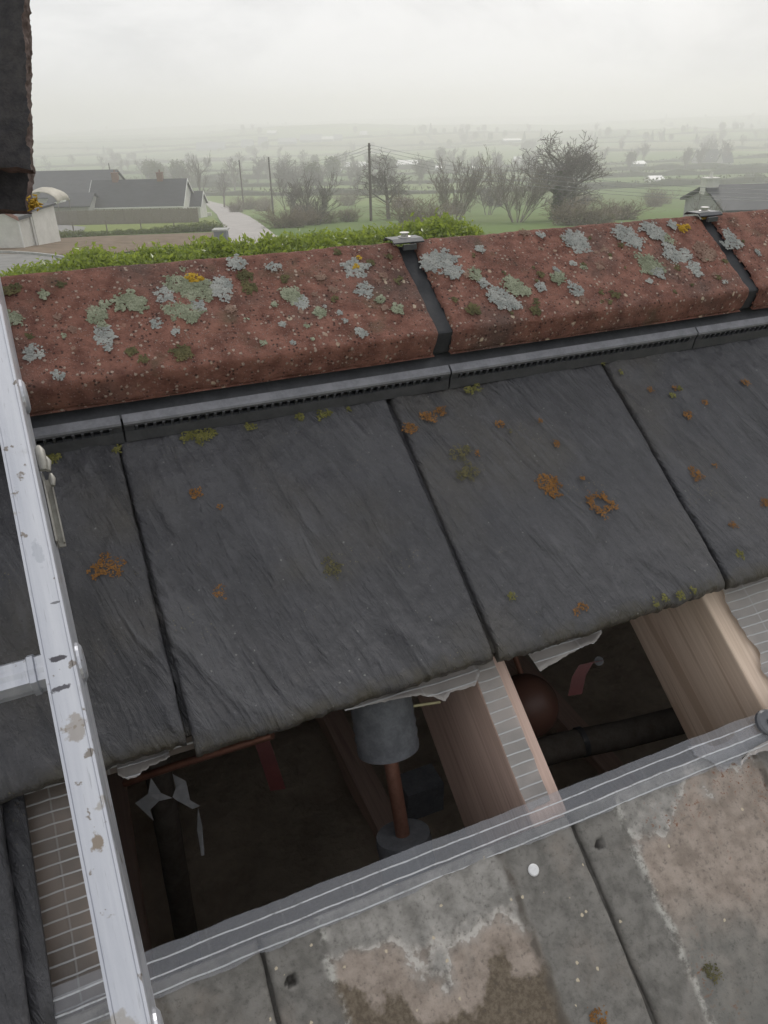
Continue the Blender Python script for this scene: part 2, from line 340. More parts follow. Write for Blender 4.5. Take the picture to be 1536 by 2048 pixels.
def alu_mat():
    m, nt = newmat('worn_aluminium'); v = oc(nt)
    n = noise(nt, mapv(nt, v, scale=(60, 3, 60)), 1.0, 5, 0.6); d = noise(nt, v, 17, 5, 0.65); s = noise(nt, v, 55, 4, 0.6)
    c = mix(nt, ss(nt, n, 0.3, 0.7), (0.47, 0.485, 0.535), (0.61, 0.62, 0.66))
    c = mix(nt, ss(nt, d, 0.58, 0.75, 0, 0.6), c, (0.34, 0.325, 0.315))
    c = mix(nt, mth(nt, 'MULTIPLY', ss(nt, s, 0.64, 0.68), 0.85), c, (0.20, 0.17, 0.14))
    c = mix(nt, mth(nt, 'MULTIPLY', ss(nt, noise(nt, mapv(nt, v, loc=(5, 3, 1)), 24, 5, 0.6), 0.64, 0.68), 0.7), c, (0.34, 0.31, 0.27))
    t = nd(nt, 'ShaderNodeTexCoord').outputs['Object']; q = nd(nt, 'ShaderNodeSeparateXYZ', {0: t}); fn = noise(nt, v, 130, 4, 0.65)
    scr = noise(nt, mapv(nt, v, rot=(0, 0, 0.5), scale=(900, 40, 40)), 1.0, 2); c = mix(nt, ss(nt, scr, 0.66, 0.72, 0, 0.5), c, (0.33, 0.33, 0.35))
    for px, py, rx, ry, col, k in ((97, 1321, 0.0065, 0.0028, (0.07, 0.065, 0.075), 0.95), (103, 1380, 0.0065, 0.0024, (0.07, 0.065, 0.075), 0.9), (132, 1462, 0.008, 0.011, (0.30, 0.26, 0.22), 0.7), (178, 1690, 0.0045, 0.007, (0.24, 0.19, 0.14), 0.9), (95, 1208, 0.004, 0.001, (0.12, 0.12, 0.13), 0.8), (60, 1110, 0.004, 0.012, (0.36, 0.38, 0.42), 0.5)):
        u_, v_ = uv(px, py, 0.122); lx = u_ + 0.0415 + v_ * 0.0236 + 0.0055
        dx = mth(nt, 'DIVIDE', mth(nt, 'SUBTRACT', q.outputs[0], lx), rx); dy = mth(nt, 'DIVIDE', mth(nt, 'SUBTRACT', q.outputs[1], v_ - 0.35 * 0), ry)
        e = mth(nt, 'ADD', mth(nt, 'SQRT', mth(nt, 'ADD', mth(nt, 'MULTIPLY', dx, dx), mth(nt, 'MULTIPLY', dy, dy))), mth(nt, 'MULTIPLY', mth(nt, 'SUBTRACT', fn, 0.5), 2.2))
        c = mix(nt, ss(nt, e, 0.7, 1.0, k, 0.0), c, col)
    finish(nt, c, ss(nt, d, 0.3, 0.7, 0.34, 0.55), mth(nt, 'ADD', n, s), 0.3, 0.0018, metal=0.65, spec=0.5)
    return m
def ground_mat():
    m, nt = newmat('fields'); t = nd(nt, 'ShaderNodeTexCoord').outputs['Object']
    vec = mapv(nt, t, rot=(0, 0, 0.5), scale=(0.0062, 0.0092, 0.0))
    vec = nd(nt, 'ShaderNodeVectorMath', {0: vec, 1: nd(nt, 'ShaderNodeVectorMath', {0: nd(nt, 'ShaderNodeTexNoise', {'Vector': t, 'Scale': 0.004}).outputs['Color'], 1: (0.35, 0.35, 0)}, operation='MULTIPLY').outputs[0]}, operation='ADD').outputs[0]
    vo = nd(nt, 'ShaderNodeTexVoronoi', {'Vector': vec, 'Scale': 1.0, 'Randomness': 0.85}, feature='F1')
    cellv = nd(nt, 'ShaderNodeSeparateColor', {0: vo.outputs['Color']})
    c = mix(nt, cellv.outputs[0], (0.075, 0.128, 0.035), (0.19, 0.245, 0.09))
    c = mix(nt, ss(nt, cellv.outputs[1], 0.74, 0.78, 0, 0.7), c, (0.16, 0.15, 0.075))
    n1 = noise(nt, t, 0.03, 5, 0.6); n2 = noise(nt, t, 0.35, 5, 0.65)
    c = mix(nt, ss(nt, n1, 0.4, 0.7, 0, 0.45), c, (0.12, 0.13, 0.055)); c = mix(nt, ss(nt, n2, 0.45, 0.75, 0, 0.22), c, (0.075, 0.095, 0.03))
    finish(nt, c, 0.95, n2, 0.15, 0.1, spec=0.05)
    return m
def leaf_mat(name, c1, c2, trans=0.35, rough=0.35):
    m, nt = newmat(name)
    r = noise(nt, nd(nt, 'ShaderNodeTexCoord').outputs['Object'], 3.1, 4, 0.7); r2 = noise(nt, nd(nt, 'ShaderNodeTexCoord').outputs['Object'], 21, 2)
    f = mth(nt, 'ADD', mth(nt, 'MULTIPLY', r, 0.5), mth(nt, 'MULTIPLY', r2, 0.5))
    c = mix(nt, ss(nt, f, 0.35, 0.65), c1, c2)
    p = nd(nt, 'ShaderNodeBsdfPrincipled', {'Base Color': c, 'Roughness': rough, 'Specular IOR Level': 0.45})
    tr = nd(nt, 'ShaderNodeBsdfTranslucent', {'Color': mix(nt, 0.6, c, (0.30, 0.36, 0.05))})
    mx = nd(nt, 'ShaderNodeMixShader', {0: trans, 1: p.outputs[0], 2: tr.outputs[0]})
    nt.links.new(mx.outputs[0], nd(nt, 'ShaderNodeOutputMaterial').inputs[0])
    return m

MAT = dict(
    slate=slate_mat(), stain_a=stained_mat('stained_tile_brown', True), stain_b=stained_mat('stained_tile_pale', False), ridge=ridge_mat(),
    plastic=simple('dark_plastic', (0.036, 0.038, 0.043), (0.062, 0.064, 0.07), 60, 0.42, 0.12, 0.001, 0.5),
    ledge=simple('painted_sheen_plastic', (0.135, 0.138, 0.156), (0.21, 0.213, 0.235), 55, 0.42, 0.2, 0.001, 0.5),  # top of the vent strip: sky reflection put into a paler base colour
    matt=simple('matt_black_plastic', (0.024, 0.025, 0.028), (0.04, 0.041, 0.045), 60, 0.6, 0.12, 0.001, 0.25),
    plastic_grey=simple('grey_plastic', (0.085, 0.09, 0.10), (0.13, 0.135, 0.15), 70, 0.38, 0.15, 0.001, 0.5),
    lich_white=lichen_mat('white_lichen', (0.31, 0.325, 0.31), (0.45, 0.455, 0.43), (0.16, 0.14, 0.12)),
    lich_green=lichen_mat('green_lichen', (0.24, 0.26, 0.18), (0.36, 0.38, 0.28), (0.10, 0.10, 0.06)),
    lich_dark=lichen_mat('olive_lichen', (0.10, 0.095, 0.05), (0.17, 0.15, 0.075), (0.05, 0.045, 0.03)),
    lich_pink=lichen_mat('pink_lichen', (0.24, 0.15, 0.12), (0.33, 0.23, 0.18), (0.16, 0.08, 0.06)),
    lich_yellow=lichen_mat('yellow_lichen', (0.42, 0.26, 0.03), (0.58, 0.38, 0.06), (0.22, 0.12, 0.02)),
    lich_orange=lichen_mat('orange_lichen', (0.20, 0.098, 0.036), (0.29, 0.145, 0.05), (0.085, 0.058, 0.035)),
    moss=lichen_mat('moss', (0.12, 0.116, 0.04), (0.21, 0.20, 0.07), (0.06, 0.06, 0.02)),
    rafter_dark=wood_mat('old_rafter_wood', (0.4902, 0.3477, 0.2907), (0.6270, 0.4674, 0.3990), (0.3420, 0.2280, 0.1881)),
    rafter_light=wood_mat('new_rafter_wood', (0.6384, 0.4959, 0.3876), (0.7752, 0.6270, 0.5130), (0.4788, 0.3420, 0.2508)),
    film=membrane_mat('clear_underlay', (0.42, 0.435, 0.48), 0.36), film_white=membrane_mat('white_underlay', (0.40, 0.37, 0.35), 0.93),
    film_old=membrane_mat('old_underlay', (0.20, 0.165, 0.14), 0.97, 0.0105, 0.05),
    alu=alu_mat(), steel=simple('zinc_steel', (0.42, 0.41, 0.40), (0.58, 0.56, 0.54), 90, 0.35, 0.1, 0.001, 0.5, 0.9),
    cream=simple('cream_casting', (0.22, 0.21, 0.185), (0.34, 0.33, 0.30), 40, 0.5, 0.2, 0.001, 0.4, 0.25),
    copper=simple('copper', (0.22, 0.11, 0.078), (0.33, 0.175, 0.13), 40, 0.5, 0.1, 0.001, 0.5, 0.8),
    lagging=simple('grey_foam', (0.075, 0.078, 0.086), (0.12, 0.124, 0.135), 60, 0.8, 0.25, 0.002, 0.25),
    darkfoam=simple('old_dark_foam', (0.10, 0.088, 0.075), (0.15, 0.132, 0.115), 60, 0.9, 0.25, 0.002, 0.1),
    foil=simple('silver_tape', (0.42, 0.44, 0.47), (0.58, 0.60, 0.63), 30, 0.4, 0.4, 0.004, 0.5, 0.2),
    yellowc=simple('yellow_cable', (0.40, 0.36, 0.20), (0.52, 0.48, 0.28), 30, 0.5, 0.1, 0.001, 0.4),
    redp=simple('red_plastic', (0.085, 0.016, 0.015), (0.12, 0.022, 0.02), 30, 0.45, 0.1, 0.002, 0.45),
    ball=simple('orange_plastic', (0.075, 0.036, 0.027), (0.10, 0.048, 0.035), 12, 0.5, 0.1, 0.002, 0.4),
    quilt=simple('loft_quilt', (0.36, 0.30, 0.24), (0.50, 0.43, 0.35), 9, 0.95, 0.8, 0.03, 0.1),
    nail=simple('white_nail', (0.60, 0.60, 0.61), (0.74, 0.74, 0.75), 90, 0.4, 0.1, 0.0005, 0.4),
    render=simple('white_render', (0.55, 0.54, 0.50), (0.66, 0.65, 0.61), 1.2, 0.85, 0.2, 0.02),
    render_grey=simple('grey_render', (0.30, 0.30, 0.29), (0.38, 0.38, 0.36), 1.2, 0.85, 0.2, 0.02),
    roofdark=simple('dark_roof', (0.040, 0.042, 0.048), (0.060, 0.062, 0.068), 0.8, 0.65, 0.3, 0.03, 0.35, stretch=(1, 1, 4)),
    rooftin=simple('pale_tin', (0.50, 0.50, 0.49), (0.62, 0.62, 0.61), 0.5, 0.45, 0.2, 0.03, 0.5),
    rooftinb=simple('grey_tin', (0.15, 0.16, 0.19), (0.21, 0.22, 0.25), 0.5, 0.5, 0.2, 0.03, 0.5),
    brick=simple('chimney_brick', (0.17, 0.10, 0.075), (0.24, 0.15, 0.11), 6, 0.85, 0.4, 0.02),
    terracotta=simple('verge_tile', (0.24, 0.11, 0.08), (0.33, 0.17, 0.13), 5, 0.8, 0.3, 0.02),
    whitep=simple('white_board', (0.66, 0.66, 0.64), (0.76, 0.76, 0.74), 3, 0.5, 0.05, 0.01),
    glass=simple('dark_window', (0.03, 0.035, 0.04), (0.05, 0.055, 0.06), 2, 0.12, 0.02, 0.01, 0.6),
    timber=simple('grey_timber', (0.17, 0.15, 0.12), (0.26, 0.23, 0.19), 3, 0.85, 0.4, 0.02, stretch=(1, 1, 6)),
    pole=simple('pole_wood', (0.075, 0.062, 0.05), (0.12, 0.10, 0.085), 3, 0.85, 0.4, 0.02, stretch=(4, 4, 1)),
    bark=simple('bark', (0.13, 0.116, 0.10), (0.21, 0.19, 0.165), 5, 0.9, 0.3, 0.02), bark_pale=simple('pale_bark', (0.19, 0.168, 0.138), (0.28, 0.25, 0.21), 5, 0.9, 0.3, 0.02),
    scrub=simple('dead_scrub', (0.15, 0.118, 0.08), (0.24, 0.195, 0.135), 5, 0.9, 0.3, 0.02),
    wire=simple('cable', (0.20, 0.20, 0.20), (0.27, 0.27, 0.27), 3, 0.4, 0.1, 0.01, 0.5),
    hedge=leaf_mat('laurel_leaf', (0.14, 0.20, 0.032), (0.32, 0.39, 0.075), 0.55), shrub=leaf_mat('shrub_leaf', (0.06, 0.085, 0.025), (0.12, 0.14, 0.045), 0.3, 0.5),
    ivy=leaf_mat('ivy_leaf', (0.025, 0.045, 0.014), (0.05, 0.075, 0.022), 0.2, 0.5), farwood=leaf_mat('far_hedge', (0.045, 0.055, 0.028), (0.085, 0.088, 0.045), 0.2, 0.8),
    conifer=leaf_mat('conifer_leaf', (0.025, 0.045, 0.02), (0.045, 0.07, 0.03), 0.15, 0.7),
    ground=ground_mat(), tarmac=simple('tarmac', (0.15, 0.145, 0.14), (0.22, 0.215, 0.205), 0.9, 0.85, 0.3, 0.03, 0.35),
    lawn=simple('lawn', (0.13, 0.17, 0.045), (0.20, 0.23, 0.07), 0.8, 0.95, 0.5, 0.05, 0.1), earth=simple('brown_earth', (0.13, 0.095, 0.065), (0.21, 0.16, 0.115), 0.9, 0.95, 0.6, 0.08, 0.1),
    lane=simple('pale_lane', (0.27, 0.25, 0.235), (0.37, 0.345, 0.325), 0.6, 0.8, 0.3, 0.03, 0.4),
    kerb=simple('kerb_stone', (0.30, 0.30, 0.29), (0.42, 0.42, 0.40), 3, 0.8, 0.3, 0.02), tarp=simple('tarpaulin', (0.33, 0.30, 0.24), (0.46, 0.42, 0.34), 2, 0.6, 0.3, 0.05, 0.4),
    slabdark=simple('weathered_concrete', (0.035, 0.034, 0.037), (0.065, 0.060, 0.060), 70, 0.9, 0.9, 0.004, 0.2), slabedge=simple('rough_red_edge', (0.07, 0.052, 0.047), (0.16, 0.12, 0.11), 90, 0.9, 0.9, 0.003, 0.2),
)

# ------------------------------------------------------------------ terrain
PS = [-50, 0, 20, 60, 100, 130, 200, 350, 500, 750, 1000, 1500, 2000, 3000, 4500, 9000]
PD = [5.0, 5.3, 5.6, 8.5, 12.3, 15.4, 20.3, 27.3, 31.3, 36.0, 39.0, 42, 43.5, 43, 42, 40]
BUMPS = [(430, 1750, 12, 260), (1500, 1500, 17, 330), (1330, 900, 6, 160), (700, 1250, 7, 200), (980, 2400, 10, 300), (150, 1100, 5, 180)]
BUMPS = [(s, float((at(px, 250, s) - CAM) @ RT), h, r) for px, s, h, r in BUMPS]
def terr(x, y):
    x = np.asarray(x, float); y = np.asarray(y, float)
    s = x * HD[0] + y * HD[1]; t = x * RT[0] + y * RT[1]
    d = sum(np.interp(s * k, PS, PD) for k in (0.88, 0.94, 1, 1.06, 1.12)) / 5
    z = HC - d + np.clip((s - 230) / 900, 0, 1) * 16.0 * fbm(s / 430 + 3.3, t / 520 + 9.1, 5, 3)
    for bs, bt, h, r in BUMPS: z = z + h * np.exp(-(((s - bs) / r) ** 2 + ((t - bt) / (r * 1.5)) ** 2))
    return z
def tz(p): return float(terr(p[0], p[1]))
SG = np.geomspace(14, 7000, 1600)
def ground_at(px, py, s0=14.0):
    r = ray(px, py); P = CAM[None] + r[None] * (SG / (r @ HD))[:, None]; z = terr(P[:, 0], P[:, 1])
    hit = np.nonzero((P[:, 2] <= z) & (SG >= s0))[0]
    j = hit[0] if len(hit) else len(SG) - 200
    return np.array([P[j, 0], P[j, 1], z[j]])
def sdist(p): return float((p - CAM) @ HD)
rings = np.concatenate([[0.0], np.geomspace(4, 9000, 330)]); na = 420
th = np.linspace(0, 2 * math.pi, na, endpoint=False)
gx = rings[:, None] * np.cos(th)[None]; gy = rings[:, None] * np.sin(th)[None]
gz = terr(gx, gy)
V = np.stack([gx, gy, gz], -1).reshape(-1, 3); nr = len(rings)
i = np.arange(na)[None]; k = np.arange(nr - 1)[:, None]
F = np.stack([k * na + i, (k + 1) * na + i, (k + 1) * na + (i + 1) % na, k * na + (i + 1) % na], -1).reshape(-1, 4)
tag(mk('ground', mesh_np('ground', V, F), MAT['ground']), 'green fields falling away to a hazy valley', None, None, 'structure')

def drape(name, lo, hi, mat, lift, n=60, m=10, label=None):
    """a sheet on the ground between two lines of picture points (near line, far line)"""
    lo = [ground_at(*p) for p in lo]; hi = [ground_at(*p) for p in hi]
    def rs(L):
        L = np.array(L); d = np.concatenate([[0], np.cumsum(np.linalg.norm(np.diff(L, axis=0), axis=1))]); d /= d[-1]
        q = np.linspace(0, 1, n); return np.stack([np.interp(q, d, L[:, j]) for j in range(3)], 1)
    A, B = rs(lo), rs(hi); f = np.linspace(0, 1, m)[:, None, None]
    P = A[None] * (1 - f) + B[None] * f; P[..., 2] = terr(P[..., 0], P[..., 1]) + lift
    o = mk(name, mesh_np(name, P.reshape(-1, 3), gridf(n, m)), mat)
    return tag(o, label, None, None, 'structure')
drape('brown_bank', [(0, 512), (200, 512), (440, 486)], [(0, 484), (200, 474), (440, 466)], MAT['earth'], 0.07, label='bare brown earth bank behind the laurel hedge')
drape('lawn', [(62, 470), (250, 462), (445, 455)], [(62, 440), (250, 439), (428, 437)], MAT['lawn'], 0.06, label='bright mown lawn in front of the timber fence')
drape('driveway', [(60, 472), (110, 472), (165, 468)], [(60, 453), (120, 451), (172, 456)], MAT['tarmac'], 0.11, label='grey tarmac driveway beside the pale gabled building')
drape('turning_area', [(-60, 560), (60, 555), (160, 545)], [(-60, 510), (60, 513), (140, 522)], MAT['tarmac'], 0.11, label='grey tarmac turning area with kerb at the hedge')
kp = np.array([ground_at(x, y) for x, y in [(-60, 508), (20, 509), (70, 512), (110, 517), (150, 524), (170, 540)]])
kb = MB()
for a_, b_ in zip(kp[:-1], kp[1:]):
    for q in range(4):
        p0 = a_ + (b_ - a_) * q / 4; p1 = a_ + (b_ - a_) * (q + 0.97) / 4
        d = p1 - p0; L = np.linalg.norm(d); d /= L; s_ = np.cross(d, [0, 0, 1])
        Mx = np.eye(4); Mx[:3, 0] = d; Mx[:3, 1] = s_; Mx[:3, 2] = np.cross(s_, d) * -1 if np.cross(s_, d)[2] < 0 else np.cross(s_, d); Mx[:3, 3] = p0
        kb.box((0, -0.08, -0.2), (L, 0.08, 0.22), Mx)
tag(kb.obj('kerb', MAT['kerb']), 'pale stone kerb curving round the tarmac', None, None, 'structure')
drape('road', [(466, 496), (452, 462), (434, 430), (412, 409), (388, 400)], [(572, 496), (538, 462), (500, 434), (452, 411), (405, 399)], MAT['lane'], 0.10, 80, 14, 'worn grey country road running downhill past the bungalow')

# ------------------------------------------------------------------ our roof
house = thing('house', 'near house roof of dark slate tiles opened up below a red ridge', 'house', (0, 0, 0))
RB = dict(parent=house)
def tile_mesh(W, L, nx, ny, seed, th_=0.016, holes=(), amp=1.0):
    b = 0.0016
    xs = np.concatenate([[0, 0], np.linspace(b, W - b, nx), [W, W]]); ys = np.concatenate([[0, 0], np.linspace(b, L - b, ny), [L, L]])
    X, Y = np.meshgrid(xs, ys); ox = seed * 3.71
    p = X * math.cos(0.28) + Y * math.sin(0.28); q = -X * math.sin(0.28) + Y * math.cos(0.28)
    warp = fbm(X * 14 + ox, Y * 14, seed, 2) * 0.35
    rip = fbm(p * 36 + ox + warp * 3, q * 9.0, seed + 3, 4, 0.5)
    Z = amp * (0.0019 * np.clip(rip * 1.7, -1, 1) + 0.0009 * fbm(X * 11 + ox, Y * 8, seed + 9, 3) + 0.0003 * fbm(X * 120, Y * 120 + ox, seed + 5, 2))
    rag = 0.0022 * fbm(X * 45 + ox, Y * 0, seed + 21, 4, 0.65) + 0.0018 * fbm(X * 170 + ox, Y * 0, seed + 22, 2)
    Z -= 0.0045 * np.exp(-np.maximum(Y, 0) / 0.005) + 0.002 * np.exp(-X / 0.003) + 0.002 * np.exp(-(W - X) / 0.003)
    Yr = Y + rag * np.exp(-Y / 0.008); Xr = X + 0.0014 * fbm(Y * 40, X * 0 + ox, seed + 31, 3) * (np.exp(-X / 0.004) + np.exp(-(W - X) / 0.004))
    R1 = np.ones_like(X, bool); R1[1:-1, 1:-1] = False
    R2 = np.ones_like(X, bool); R2[2:-2, 2:-2] = False; R2 &= ~R1
    Z = np.where(R2, Z - b * 1.2, Z); Z = np.where(R1, -th_, Z)
    for hx, hy, hr in holes:
        d = np.hypot(X - hx, Y - hy); Z = np.where(d < hr, -0.013, Z)
    V = np.stack([Xr, Yr, Z], -1).reshape(-1, 3); n = len(xs); m = len(ys)
    F = gridf(n, m)
    bx = MB(); bx.v.append(V); bx.n = len(V); bx.q.append(F)
    bx.add([[0.002, 0.006, -th_ + .001], [W - .002, 0.006, -th_ + .001], [W - .002, L - .002, -th_ + .001], [0.002, L - .002, -th_ + .001]], [[3, 2, 1, 0]])
    bx.box((W + 0.0002, 0.006, -th_), (W + 0.016, L - 0.004, -0.0088))
    return bx.mesh('slate_tile', True)
J0, JS = 0.0217, 0.3008
coarse = [tile_mesh(JS - 0.005, 0.42, 26, 36, 400 + q) for q in range(2)]
tiles = {}
tj = {0: (0.1165, 0.8), 1: (0.1165, 0.6), -1: (0.1285, 0.2), 2: (0.119, 0.5)}
for k in range(-6, 11):
    u0 = J0 + JS * k; v0, r0 = tj.get(k, (0.12 + 0.004 * math.sin(k * 2.3), 0.2))
    fine = -2 <= k <= 3
    me = tile_mesh(JS - 0.0052, 0.36, 120, 140, 11 + k) if fine else coarse[k % 2]
    tiles[('t', k)] = mk('slate_tile', me, MAT['slate'], house, ROOFM @ T(u0 + 0.0026, v0, 0.0006 * math.sin(k * 5)) @ Matrix.Rotation(math.radians(r0), 4, 'Z'))
for k in range(-6, 11):
    u0 = -0.127 - JS + JS * (k + 1)
    if -0.2 < u0 < 2.2: continue  # gap carried on out of view, added to let daylight into the loft
    me = tile_mesh(JS - 0.005, 0.41, 100, 120, 60 + k) if k == -1 else coarse[k % 2]
    tiles[('m', k)] = mk('slate_tile', me, MAT['slate'], house, ROOFM @ T(u0, -0.168, -0.018))
for k in range(-6, 11):
    u0 = 0.0410 + 0.304 * k
    fine = -1 <= k <= 2
    me = tile_mesh(0.304 - 0.004, 0.42, 130, 170, 90 + k, holes=((0.0145, 0.42 - 0.036, 0.0042), (0.10, 0.42 - 0.26, 0.0)), amp=0.55) if fine else coarse[k % 2]
    mt = MAT['slate'] if not fine else (MAT['stain_b'] if k == 1 else MAT['stain_a'])
    tiles[('l', k)] = mk('slate_tile', me.copy() if not fine else me, None, house, ROOFM @ T(u0, -0.0365 - 0.42 + (0.003 if k == 1 else 0), -0.032))
    tiles[('l', k)].data.materials.clear(); tiles[('l', k)].data.materials.append(mt)
for row in range(2, 9):
    for k in range(-6, 11):
        if row > 4 and abs(k) > 12: continue
        u0 = (-0.11 if row % 2 else 0.041) + JS * k
        mk('slate_tile', coarse[(k + row) % 2], MAT['slate'], house, ROOFM @ T(u0, -0.168 - 0.29 * row, -0.036 - 0.0 * row))
# nail with a white head in the stained course
nu, nv = uv(1067, 1740, -0.031)
q = MB(); q.tube([[0, 0, -0.012], [0, 0, 0.0002]], 0.0016, 8); q.tube([[0, 0, 0.0], [0, 0, 0.0009], [0, 0, 0.0014]], [0.0052, 0.0054, 0.0042], 22)
o = q.obj('nail', MAT['nail'], tiles[('l', 0)], True); o.matrix_local = (ROOFM @ T(0.041, -0.4565, -0.032)).inverted() @ ROOFM @ T(nu, nv, -0.0315) 

# ---- ridge tiles
CRV, CRW = 0.6185, 0.060
crown = rp(0, CRV, CRW)
def yzp(v, w_): p = rp(0, v, w_) - crown; return np.array([p[1], p[2]])
def mirror(L): return L + [np.array([-p[0], p[1]]) for p in L[::-1] if abs(p[0]) > 1e-6]
def chaikin(P, n=2):
    P = np.array(P)
    for _ in range(n):
        Q = [P[0]]
        for a_, b_ in zip(P[:-1], P[1:]): Q += [a_ * 0.78 + b_ * 0.22, a_ * 0.22 + b_ * 0.78]
        P = np.array(Q + [P[-1]])
    return P
def resample(P, n):
    d = np.concatenate([[0], np.cumsum(np.linalg.norm(np.diff(P, axis=0), axis=1))])
    q = np.linspace(0, d[-1], n); return np.stack([np.interp(q, d, P[:, 0]), np.interp(q, d, P[:, 1])], 1), q
cr = np.array([0.0, 0.0])
outp = mirror([yzp(0.464, 0.030), yzp(0.4655, 0.036), yzp(0.4725, 0.0585), yzp(0.480, 0.0602), yzp(0.545, 0.0606), yzp(0.607, 0.0598), cr + [0, -0.0015]])
inp = mirror([yzp(0.477, 0.029), yzp(0.486, 0.045), yzp(0.61, 0.044), cr + [0, -0.019]])
def ridge_mesh(L, seed, nu_=190, nl=150):
    P, q = resample(chaikin(outp, 1), nl); Pi, _ = resample(np.array(inp), 24)
    t = np.gradient(P, axis=0); t /= np.linalg.norm(t, axis=1)[:, None]; nn = np.stack([-t[:, 1], t[:, 0]], 1)
    if nn[nl // 2, 1] < 0: nn = -nn
    us = np.concatenate([[0, 0.0008], np.linspace(0.003, L - 0.003, nu_), [L - 0.0008, L]])
    U, Q = np.meshgrid(us, q); ox = seed * 7.3
    D = 0.0008 * fbm(U * 170 + ox, Q * 170, seed, 3, 0.6) + 0.0014 * fbm(U * 24 + ox, Q * 24, seed + 7, 3)
    e = np.minimum(U, L - U); D -= 0.0035 * np.exp(-e / 0.0022) * (1 + 0.8 * fbm(Q * 60, U * 0 + ox, seed + 2, 3))
    D -= 0.004 * np.clip(fbm(Q * 32 + ox, U * 9, seed + 4, 3) - 0.15, 0, 1) * np.exp(-e / 0.006)
    lipd = np.minimum(Q, q[-1] - Q); D -= 0.0025 * np.exp(-lipd / 0.003) * (1 + fbm(U * 70 + ox, Q * 0, seed + 12, 3))
    U2 = U + 0.002 * fbm(Q * 35 + ox, U * 0, seed + 5, 3) * np.exp(-e / 0.01)
    V = np.stack([U2, P[:, 0][:, None] + nn[:, 0][:, None] * D, P[:, 1][:, None] + nn[:, 1][:, None] * D], -1)
    mb = MB(); n = len(us); mb.add(V.reshape(-1, 3), gridf(n, nl))
    ni = len(Pi)
    mb.add([[x, p[0], p[1]] for p in Pi for x in (0.001, L - 0.001)], [[2 * a_ + 1, 2 * a_, 2 * a_ + 2, 2 * a_ + 3] for a_ in range(ni - 1)])
    io = n * nl                                         # caps between outer and inner lines
    idx = np.round(np.linspace(0, ni - 1, nl)).astype(int)
    Q1, Q2 = [], []
    for a_ in range(nl - 1):
        Q1.append([a_ * n, (a_ + 1) * n, io + 2 * idx[a_ + 1], io + 2 * idx[a_]]); Q2.append([a_ * n + n - 1, io + 2 * idx[a_] + 1, io + 2 * idx[a_ + 1] + 1, (a_ + 1) * n + n - 1])
    for col in (0, n - 1):                              # lip undersides are closed by the caps; close the long edges
        pass
    le = [[j, io, io + 1, j + 1] for j in (0,)]
    mb.q.append(np.array(Q1)); mb.q.append(np.array(Q2))
    eo = (nl - 1) * n
    mb.add(np.array([[0.001, P[0][0], P[0][1]], [L - 0.001, P[0][0], P[0][1]], [L - 0.001, Pi[0][0], Pi[0][1]], [0.001, Pi[0][0], Pi[0][1]],
                     [0.001, P[-1][0], P[-1][1]], [L - 0.001, P[-1][0], P[-1][1]], [L - 0.001, Pi[-1][0], Pi[-1][1]], [0.001, Pi[-1][0], Pi[-1][1]]]), [[0, 1, 2, 3], [7, 6, 5, 4]])
    return mb.mesh('ridge_tile', True)
RJ, RS, RG = 0.389, 0.4655, 0.019
ridges = {}
rl = None
for k in range(-4, 7):
    ua = RJ + RS * (k - 1) + RG / 2; L = RS - RG
    if -1 <= k <= 3: me = ridge_mesh(L, 30 + k)
    else:
        if rl is None: rl = ridge_mesh(L, 77, 60, 60)
        me = rl
    p = rp(ua, CRV, CRW)
    ridges[k] = mk('ridge_tile', me, MAT['ridge'], house, T(*p))
# ---- union strips with clamp plate and screw
def off(P, d):
    P = np.array(P); t = np.gradient(P, axis=0); t /= np.linalg.norm(t, axis=1)[:, None]; n_ = np.stack([-t[:, 1], t[:, 0]], 1)
    if n_[len(n_) // 2, 1] < 0: n_ = -n_
    return P + n_ * d
up0, _ = resample(chaikin(outp, 1), 60)
um = MB()
for (x0, x1, d0, d1) in ((-0.0125, 0.0125, -0.009, -0.0055),):
    A, B = off(up0, d1), off(up0, d0); n_ = len(A)
    V = np.concatenate([[[x, p[0], p[1]] for p in L_] for L_ in (A, B) for x in (x0, x1)])
    Q = []
    for j in range(n_ - 1):
        Q += [[j, n_ + j, n_ + j + 1, j + 1], [2 * n_ + j + 1, 3 * n_ + j + 1, 3 * n_ + j, 2 * n_ + j], [j, j + 1, 2 * n_ + j + 1, 2 * n_ + j], [n_ + j, 3 * n_ + j, 3 * n_ + j + 1, n_ + j + 1]]
    Q += [[0, 2 * n_, 3 * n_, n_]]
    um.add(V, Q)
ume = um.mesh('ridge_union')
pm = MB(); pm.box((-0.0235, -0.0125, 0.0005), (0.0235, 0.0125, 0.0030)); pm.prism([[-0.0235, -0.0128, 0.0029], [-0.0235, -0.0128, 0.0005], [-0.0235, -0.0185, -0.0040], [-0.0235, -0.0190, -0.0018]], (0, 0, 0), (0.047, 0, 0)); pm.prism([[-0.0235, 0.0128, 0.0005], [-0.0235, 0.0128, 0.0029], [-0.0235, 0.0190, -0.0018], [-0.0235, 0.0185, -0.0040]], (0, 0, 0), (0.047, 0, 0)); pm.box((-0.0105, -0.024, -0.0135), (0.0095, -0.0195, -0.0048))
pme = pm.mesh('clamp_plate')
sm = MB(); sm.tube([[0, 0, 0.0028], [0, 0, 0.0048], [0, 0, 0.0054]], [0.0095, 0.0092, 0.006], 20); sm.tube([[0, 0, 0.0048], [0, 0, 0.0092], [0, 0, 0.0096]], [0.0052, 0.0052, 0.004], 6); sm.tube([[0, 0, 0.0095], [0, 0, 0.0101]], [0.0070, 0.0066], 16)
sme = sm.mesh('screw')
